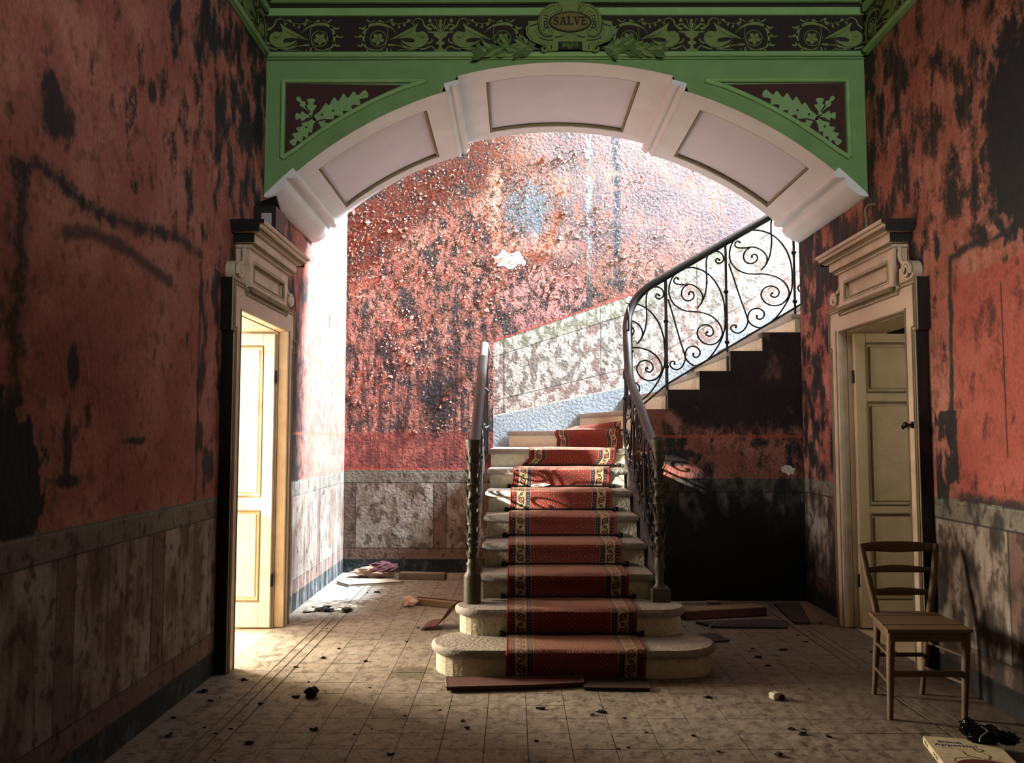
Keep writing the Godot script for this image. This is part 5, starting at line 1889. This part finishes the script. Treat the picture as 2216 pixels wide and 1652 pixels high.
# ---------------------------------------------------------------- the book and what lies on it
func letters(parent: Node, called: String, text: String, size: float, at: Vector3, b: Basis, m: Material, face := "Droid Serif", bold := 700) -> void:
	var tm := TextMesh.new()
	var font := SystemFont.new()
	font.font_names = PackedStringArray([face])
	font.font_weight = bold
	tm.font = font
	tm.text = text
	tm.font_size = 48
	tm.pixel_size = size / 48.0
	tm.depth = 0.0006
	tm.curve_step = 1.0
	var t := put(called, tm, m, parent)
	t.transform = Transform3D(b, at)


func build_book() -> void:
	# its spine runs from the far left corner towards the camera
	var a := Vector3(1.872, 0, -3.875)
	var ang := deg_to_rad(-12.0)
	var o := thing("cookery_book", "pale cookery book with a blue title lying on the floor before the chair", "book", "", a)
	o.rotation.y = ang
	# own axes: x across the cover, z towards the reader, the far left corner at the origin
	var th := 0.034
	var wd := 0.30; var ln := 0.42
	var paper := grainy(Color(0.72, 0.68, 0.58), Color(0.62, 0.57, 0.46), 0.05, 2.0, 0.7, 0.3, 501)
	var mb := Mb.new()
	mb.box(Vector3(wd / 2 + 0.003, th / 2, ln / 2), Vector3(wd - 0.012, th - 0.006, ln - 0.010), Basis.IDENTITY, 0.0)
	put("page_block", mb, M.pale, o)
	mb = Mb.new()
	mb.box(Vector3(wd / 2, th - 0.0015, ln / 2), Vector3(wd, 0.003, ln), Basis.IDENTITY, 0.001)
	mb.box(Vector3(wd / 2, 0.0015, ln / 2), Vector3(wd, 0.003, ln), Basis.IDENTITY, 0.001)
	put("cover", mb, paper, o)
	mb = Mb.new()
	mb.box(Vector3(0.0015, th / 2, ln / 2), Vector3(0.003, th, ln), Basis.IDENTITY, 0.001)
	put("spine", mb, paper, o)
	var blue := mat(Color(0.07, 0.10, 0.32), 0.6)
	var ink := mat(Color(0.22, 0.10, 0.05), 0.7)
	var red := grainy(Color(0.38, 0.05, 0.06), Color(0.24, 0.03, 0.05), 0.12, 8.0, 0.7, 0.0, 503)
	var up := Basis(Vector3.RIGHT, Vector3(0, 0, -1), Vector3.UP)
	letters(o, "title", "Buon", 0.038, Vector3(0.095, th + 0.0004, 0.062), up, blue)
	letters(o, "title", "Appetito!", 0.038, Vector3(0.110, th + 0.0004, 0.100), up, blue)
	var side := Basis(Vector3(0, 0, 1), Vector3.UP, Vector3.LEFT)
	letters(o, "spine_lettering", "PIZZA", 0.020, Vector3(-0.0004, th / 2, 0.055), side, M.dark_paint)
	letters(o, "spine_lettering", "CUCINA", 0.020, Vector3(-0.0004, th / 2, 0.20), side, M.dark_paint)
	# the drawing: a red round dish, flourishes and a lozenge above it
	mb = Mb.new()
	var disc := []
	for k in 40: disc.append(Vector2(0.165 + 0.118 * cos(TAU * k / 40), -(0.335 + 0.085 * sin(TAU * k / 40))))
	mb.plate(disc, Vector3(0, th, 0), Vector3.RIGHT, Vector3(0, 0, -1), Vector3.UP, 0.0006)
	put("red_dish_print", mb, red, o)
	mb = Mb.new()
	for c in [[[Vector2(0.10, -0.145), Vector2(0.12, -0.17), Vector2(0.125, -0.21), Vector2(0.17, -0.235)], [0.002, 0.006, 0.007, 0.003]], [[Vector2(0.04, -0.14), Vector2(0.10, -0.14), Vector2(0.13, -0.15)], 0.002], [[Vector2(0.17, -0.12), Vector2(0.21, -0.135), Vector2(0.185, -0.16), Vector2(0.175, -0.12)], 0.005], [[Vector2(0.19, -0.16), Vector2(0.215, -0.20), Vector2(0.20, -0.24)], [0.003, 0.006, 0.003]], [[Vector2(0.05, -0.30), Vector2(0.07, -0.25), Vector2(0.15, -0.24), Vector2(0.24, -0.25), Vector2(0.285, -0.30)], 0.003]]:
		ribbon(spline(c[0], 5), c[1], Vector3(0, th, 0), Vector3.RIGHT, Vector3(0, 0, -1), Vector3.UP, 0.0006, mb)
	put("cover_drawing", mb, ink, o)
	# the dark glossy bundle on the cover
	var g := thing("crumpled_wrapper", "small crumpled bundle of dark shiny foil lying on the pale book", "wrapper", "", Vector3(2.115, 0.034, -3.80))
	var foil := mat(Color(0.03, 0.03, 0.035), 0.18, 0.55)
	var nz := noise(507, 16.0, 3)
	for q in [[0.0, 0.030, 0.0, 0.080, 0.036, 0.048, "body"], [-0.062, 0.058, -0.022, 0.034, 0.034, 0.030, "top_knot"], [0.085, 0.024, 0.03, 0.045, 0.024, 0.03, "fold"]]:
		mb = Mb.new()
		var rows := []
		for i in 17:
			var row := []
			for j in 29:
				var th_ := PI * i / 16.0; var ph := TAU * j / 28.0
				var n := Vector3(sin(th_) * cos(ph), cos(th_), sin(th_) * sin(ph))
				var k := 1.0 + 0.75 * nz.get_noise_3d(n.x + q[0] * 30, n.y, n.z)
				var p := Vector3(n.x * q[3], n.y * q[4], n.z * q[5]) * k + Vector3(q[0], q[1], q[2])
				p.y = maxf(p.y, 0.0005)
				row.append(p)
			rows.append(row)
		var nr := []
		for i in rows.size():
			var row := []
			for j in rows[i].size():
				var e: Vector3 = rows[mini(i + 1, 16)][j] - rows[maxi(i - 1, 0)][j]
				var f: Vector3 = rows[i][(j + 1) % 28] - rows[i][(j + 27) % 28]
				var n := e.cross(f).normalized()
				if n.dot(rows[i][j] - Vector3(q[0], q[1], q[2])) < 0: n = -n
				row.append(n)
			nr.append(row)
		mb.grid(rows, nr)
		put("foil_" + q[6], mb, foil, g)
	mb = Mb.new()
	mb.tube(spline([Vector3(-0.03, 0.075, 0.02), Vector3(-0.01, 0.062, 0.04), Vector3(-0.045, 0.04, 0.05), Vector3(-0.055, 0.02, 0.055)], 5), 0.004, 6)
	put("twist", mb, mat(Color(0.45, 0.44, 0.40), 0.3, 0.5), g, "pale twisted end")


# ---------------------------------------------------------------- what lies about
func board(called: String, label: String, cat: String, m: Material, poly: Array, y: float, t: float, tilt := Vector3.UP, edge: Material = null) -> Node3D:
	# a flat piece given by its outline on the floor plan (x, depth)
	var c := Vector2.ZERO
	for p in poly: c += p / poly.size()
	var o := thing(called, label, cat, "", V(c.x, y, c.y))
	var b := Basis(Quaternion(Vector3.UP, tilt.normalized()))
	var mb := Mb.new()
	var q := []
	for p in poly: q.append(Vector2(p.x - c.x, p.y - c.y))
	mb.plate(q, Vector3.ZERO, b * Vector3.RIGHT, b * Vector3(0, 0, -1), b * Vector3.UP, t, minf(t * 0.3, 0.004))
	put("slab", mb, m, o)
	if edge:
		mb = Mb.new()
		for i in q.size():
			var e: Vector2 = q[i]; var f: Vector2 = q[(i + 1) % q.size()]
			mb.tube([b * Vector3(e.x, t * 0.9, -e.y), b * Vector3(f.x, t * 0.9, -f.y)], t * 0.22, 5)
		put("worn_edge", mb, edge, o)
	return o


func lump(mb: Mb, c: Vector3, s: Vector3, seed_: int, amount := 0.5, seg := 8) -> void:
	var nz := noise(seed_, 1.3, 2)
	var rows := []
	for i in seg / 2 + 1:
		var row := []
		for j in seg + 1:
			var th := PI * i / (seg / 2.0); var ph := TAU * (j % seg) / seg
			var n := Vector3(sin(th) * cos(ph), cos(th), sin(th) * sin(ph))
			var p := n * s * (1.0 + amount * nz.get_noise_3d(n.x * 1.2, n.y * 1.2, n.z * 1.2) * 1.6)
			row.append(c + Vector3(p.x, maxf(p.y, -s.y * 0.9), p.z))
		rows.append(row)
	for i in rows.size() - 1:
		for j in seg:
			var h: Vector3 = rows[i][j] + rows[i + 1][j + 1] - c * 2
			mb.quad(rows[i][j], rows[i][j + 1], rows[i + 1][j + 1], rows[i + 1][j], h)


func build_debris() -> void:
	board("red_plank", "dull red plank lying at the foot of the stairs, longer of the two pieces there", "plank", M.red_wood, [Vector2(-0.397, 4.82), Vector2(0.383, 4.835), Vector2(0.386, 4.72), Vector2(0.10, 4.665), Vector2(-0.375, 4.62)], 0.006, 0.022, Vector3(0.0, 1, -0.02), M.wood)
	board("brown_board", "short dark brown board lying beside the red plank at the foot of the stairs", "board", M.dark_wood, [Vector2(0.395, 4.83), Vector2(0.752, 4.825), Vector2(0.745, 4.64), Vector2(0.385, 4.655)], 0.002, 0.016, Vector3.UP, M.red_wood)
	# left of the stairs
	board("broken_panel", "flat pale broken panel on the floor near the bright left corner", "panel", M.pale, [Vector2(-1.70, 7.95), Vector2(-1.55, 7.78), Vector2(-1.06, 7.95), Vector2(-1.20, 8.09), Vector2(-1.5, 8.12)], 0.002, 0.02, Vector3.UP, M.dark_wood)
	var t := thing("timber_offcut", "short brown timber beam lying beyond the pale panel by the back wall", "timber", "", V(-0.95, 0.0, 8.22))
	var mb := Mb.new()
	mb.bar(Vector3(-0.19, 0.034, -0.01), Vector3(0.27, 0.034, 0.04), 0.09, 0.068, Vector3.UP, 0.008)
	put("beam", mb, M.wood, t)
	mb = Mb.new()
	mb.bar(Vector3(0.268, 0.034, 0.04), Vector3(0.275, 0.034, 0.0405), 0.086, 0.064, Vector3.UP, 0.002)
	put("end_grain", mb, M.dark_wood, t)
	var c := thing("cushion_roll", "swollen pale roll with a torn plum red cover lying against the timber beam", "cushion", "", V(-1.40, 0.0, 8.33))
	mb = Mb.new()
	lump(mb, Vector3(0, 0.055, 0), Vector3(0.19, 0.06, 0.10), 611, 0.35, 20)
	put("stuffing", mb, grainy(Color(0.70, 0.58, 0.50), Color(0.55, 0.44, 0.38), 0.06, 3.0, 0.95, 2.0, 613), c)
	mb = Mb.new()
	lump(mb, Vector3(0.07, 0.088, -0.01), Vector3(0.15, 0.05, 0.10), 617, 0.5, 20)
	put("torn_cover", mb, grainy(Color(0.36, 0.20, 0.25), Color(0.26, 0.13, 0.17), 0.06, 3.0, 0.9, 2.0, 619), c, "plum red torn cover")
	t = thing("batten", "pale wooden batten with a red edge lying left of the bottom step", "batten", "", V(-0.66, 0.0, 6.95))
	mb = Mb.new()
	mb.bar(Vector3(-0.24, 0.026, 0.04 - 0.12), Vector3(0.30, 0.026, 0.20 - 0.02), 0.055, 0.050, Vector3.UP, 0.004)
	put("shaft", mb, M.wood, t)
	mb = Mb.new()
	mb.bar(Vector3(-0.16, 0.047, -0.09), Vector3(0.30, 0.047, 0.14), 0.02, 0.018, Vector3.UP, 0.003)
	put("red_edge", mb, M.red_wood, t)
	t = thing("brick_fragment", "small white and red chunk of masonry beside the batten's end", "rubble", "", V(-0.875, 0.0, 6.90))
	mb = Mb.new()
	lump(mb, Vector3(0, 0.045, 0), Vector3(0.058, 0.045, 0.05), 621, 0.7, 8)
	put("chunk", mb, grainy(Color(0.86, 0.82, 0.78), Color(0.62, 0.42, 0.37), 0.05, 8.0, 0.9, 1.0, 623), t)
	# a curled dark red piece that leans on the bottom step
	t = thing("red_offcut", "curled dark red offcut leaning behind the rounded end of the bottom step", "offcut", "", V(-0.56, 0.0, 6.10))
	mb = Mb.new()
	var rows := []
	for k in 9:
		var q := k / 8.0
		var x := lerpf(-0.12, 0.10, q); var y := 0.012 + 0.155 * q * q + 0.012 * sin(q * 9.0)
		rows.append([Vector3(x, y, 0.05 - 0.02 * q), Vector3(x + 0.03 + 0.03 * q, y + 0.014, -0.12 - 0.05 * q)])
	mb.sheet(rows, Vector3(-0.3, 1, 0.4))
	for r in rows:
		r[0] -= Vector3(0, 0.010, 0); r[1] -= Vector3(0, 0.010, 0)
	mb.sheet(rows, Vector3(0.3, -1, -0.4))
	var side := []
	for r in rows: side.append([r[0], r[0] + Vector3(0, 0.010, 0)])
	mb.sheet(side, Vector3(0, 0, 1))
	put("sheet", mb, M.red_wood, t)
	# right of the stairs
	t = thing("long_plank", "long plank with a tan top and dark red face lying right of the stairs", "plank", "", V(1.63, 0.0, 6.52))
	mb = Mb.new()
	mb.bar(Vector3(-0.34, 0.035, 0.06), Vector3(0.33, 0.035, -0.10), 0.15, 0.062, Vector3.UP, 0.006)
	put("plank_body", mb, M.red_wood, t)
	mb = Mb.new()
	mb.bar(Vector3(-0.338, 0.068, 0.06), Vector3(0.328, 0.068, -0.10), 0.145, 0.006, Vector3.UP, 0.002)
	put("tan_top", mb, M.wood, t)
	board("black_sheet", "dark flat sheet on the floor in front of the long plank", "sheet", M.dark_wood, [Vector2(1.36, 6.28), Vector2(1.47, 6.13), Vector2(1.99, 6.11), Vector2(2.06, 6.30), Vector2(1.9, 6.38)], 0.002, 0.014)
	board("tan_plank", "narrow tan plank lying lengthwise near the right door casing", "plank", M.wood, [Vector2(2.375, 6.96), Vector2(2.425, 6.96), Vector2(2.304, 6.264), Vector2(2.212, 6.248)], 0.002, 0.022)
	board("dark_board", "black board lying between the long plank and the narrow tan plank", "board", M.dark_wood, [Vector2(2.16, 6.95), Vector2(2.36, 6.95), Vector2(2.20, 6.25), Vector2(2.09, 6.25)], 0.002, 0.018)
	board("dark_scrap", "dark pointed scrap on the floor at the right end of the bottom step", "scrap", M.dark_wood, [Vector2(1.30, 5.69), Vector2(1.47, 5.735), Vector2(1.42, 5.93), Vector2(1.29, 5.90)], 0.002, 0.012)
	t = thing("lath", "thin splintered lath lying across the dark sheet", "lath", "", V(1.43, 0.017, 6.14))
	mb = Mb.new()
	mb.bar(Vector3(-0.07, 0.006, 0.14), Vector3(0.07, 0.006, -0.10), 0.012, 0.008, Vector3.UP)
	put("strip", mb, M.wood, t)
	board("yellow_chip", "small yellowish chip of wood at the foot of the dark wall right of the stairs", "chip", M.wood, [Vector2(1.62, 6.98), Vector2(1.72, 6.98), Vector2(1.715, 7.07), Vector2(1.625, 7.07)], 0.001, 0.02)
	# loose lumps
	t = thing("black_lump", "round black lump on the tiles left of the red plank", "lump", "", V(-1.099, 0.0, 4.529))
	mb = Mb.new()
	lump(mb, Vector3(0, 0.026, 0), Vector3(0.034, 0.029, 0.034), 631, 0.35, 14)
	put("body", mb, M.rubble, t)
	t = thing("white_chunk", "small white plaster chunk alone on the tiles left of the chair", "plaster chunk", "", V(1.395, 0.0, 4.51))
	mb = Mb.new()
	mb.box(Vector3(0, 0.018, 0), Vector3(0.055, 0.036, 0.05), Basis(Vector3.UP, 0.5), 0.008)
	put("body", mb, M.pale, t)
	mb = Mb.new()
	mb.box(Vector3(0.030, 0.014, 0.008), Vector3(0.03, 0.028, 0.04), Basis(Vector3.UP, 0.2), 0.006)
	put("broken_side", mb, M.rubble, t)
	t = thing("paper_scrap", "small white scrap lying on the carpet at the foot of the seventh riser", "scrap", "", V(0.19, 0.990, 6.84))
	mb = Mb.new()
	lump(mb, Vector3(0, 0.010, 0), Vector3(0.062, 0.014, 0.03), 641, 0.8, 10)
	put("body", mb, M.pale, t)
	t = thing("plaster_heap", "low heap of fallen plaster crumbs at the foot of the left wall past the door", "rubble", "", V(-1.52, 0.0, 6.76))
	for k in 14:
		mb = Mb.new()
		var p := Vector3(rng.randf_range(-0.20, 0.22), 0, rng.randf_range(-0.10, 0.10))
		var s := rng.randf_range(0.02, 0.055)
		lump(mb, p + Vector3(0, s * 0.3, 0), Vector3(s, s * 0.4, s * 0.8), 650 + k, 0.8, 8)
		put("crumb", mb, M.pale if k % 3 else M.rubble, t)
	# scattered chips, each where the photograph shows one
	var spots := [[-1.246, 7.51], [-1.325, 7.488], [-0.71, 6.135], [-0.741, 5.727], [-1.161, 5.542], [-1.215, 5.315], [-0.937, 5.241], [-1.335, 5.105], [-1.558, 4.839], [-1.72, 4.615], [-1.617, 4.458], [-1.336, 4.421], [-1.706, 4.2], [-1.62, 3.941], [-1.214, 3.856], [-0.966, 4.028], [-1.182, 4.529], [-0.55, 3.732], [-0.232, 4.055], [0.138, 4.345], [0.39, 4.254], [0.438, 4.289], [1.035, 4.528], [0.098, 3.889], [0.837, 3.961], [1.332, 4.048], [1.362, 3.987], [1.47, 3.946], [0.909, 3.769], [1.165, 3.733], [1.546, 5.335], [1.767, 5.517], [1.547, 5.145], [2.319, 5.461]]
	for k in 40:
		spots.append([rng.randf_range(-1.7, 2.3), rng.randf_range(3.6, 6.2)])
	var kept := []
	for k in spots.size():
		var q: Array = spots[k]
		if k >= 34 and (absf(q[0] - 0.35) < 1.05 and q[1] > 4.5 or q[0] > 1.75 and q[1] < 4.8):
			continue
		kept.append([q[1], q[0], k])
	kept.sort()
	var count := {}
	var nth := ["nearest", "second nearest", "third nearest", "fourth nearest", "fifth nearest", "sixth nearest", "seventh nearest", "eighth nearest", "ninth nearest", "tenth nearest", "eleventh nearest", "twelfth nearest", "thirteenth nearest", "fourteenth nearest", "fifteenth nearest", "sixteenth nearest", "seventeenth nearest", "eighteenth nearest", "nineteenth nearest", "twentieth nearest"]
	for e in kept:
		var q := Vector2(e[1], e[0])
		var k: int = e[2]
		var s := rng.randf_range(0.009, 0.016) if k < 34 else rng.randf_range(0.005, 0.009)
		var zone := "along the left wall" if q.x < -1.3 else ("between left doorway and stairs" if q.x < -0.55 else ("in front of the stairs" if q.x < 1.2 else "on the right-hand side of the floor"))
		count[zone] = count.get(zone, -1) + 1
		t = thing("debris_chip", "%s debris chip %s, %s to the camera" % ["dark" if k < 34 else "tiny dark", zone, nth[mini(count[zone], 19)]], "debris", "loose chips on the hall floor", V(q.x, 0.0, q.y))
		mb = Mb.new()
		lump(mb, Vector3(0, s * 0.35, 0), Vector3(s * rng.randf_range(0.9, 1.7), s * 0.5, s * rng.randf_range(0.7, 1.1)), 700 + k, 0.9, 7)
		put("chip", mb, M.rubble, t)
	# fixed to the walls
	t = thing("wall_box", "small dark box with a pale face fixed on the wall above the left overdoor", "box", "", V(XL, 2.90, 5.62))
	mb = Mb.new()
	mb.box(Vector3(0.075, 0.0, 0.0), Vector3(0.15, 0.17, 0.24), Basis.IDENTITY, 0.01)
	put("housing", mb, M.black, t)
	mb = Mb.new()
	mb.box(Vector3(0.09, -0.02, 0.123), Vector3(0.07, 0.09, 0.006), Basis.IDENTITY, 0.002)
	put("pale_face", mb, mat(Color(0.62, 0.60, 0.66), 0.5), t, "pale grey face of the box")
	mb = Mb.new()
	mb.bar(Vector3(0.0, 0.09, -0.05), Vector3(0.13, 0.13, -0.02), 0.12, 0.02, Vector3.BACK, 0.004)
	put("hood", mb, M.black, t)
	t = thing("wall_hook", "small bent pipe hook on the wall just right of the arch's springing", "hook", "", V(XR, 2.92, 5.60))
	mb = Mb.new()
	mb.tube(spline([Vector3(0.0, 0.09, 0.0), Vector3(-0.05, 0.085, 0.0), Vector3(-0.075, 0.05, 0.0), Vector3(-0.07, -0.02, 0.0), Vector3(-0.07, -0.08, 0.0)], 5), 0.008, 8)
	put("pipe", mb, M.mould_line, t)
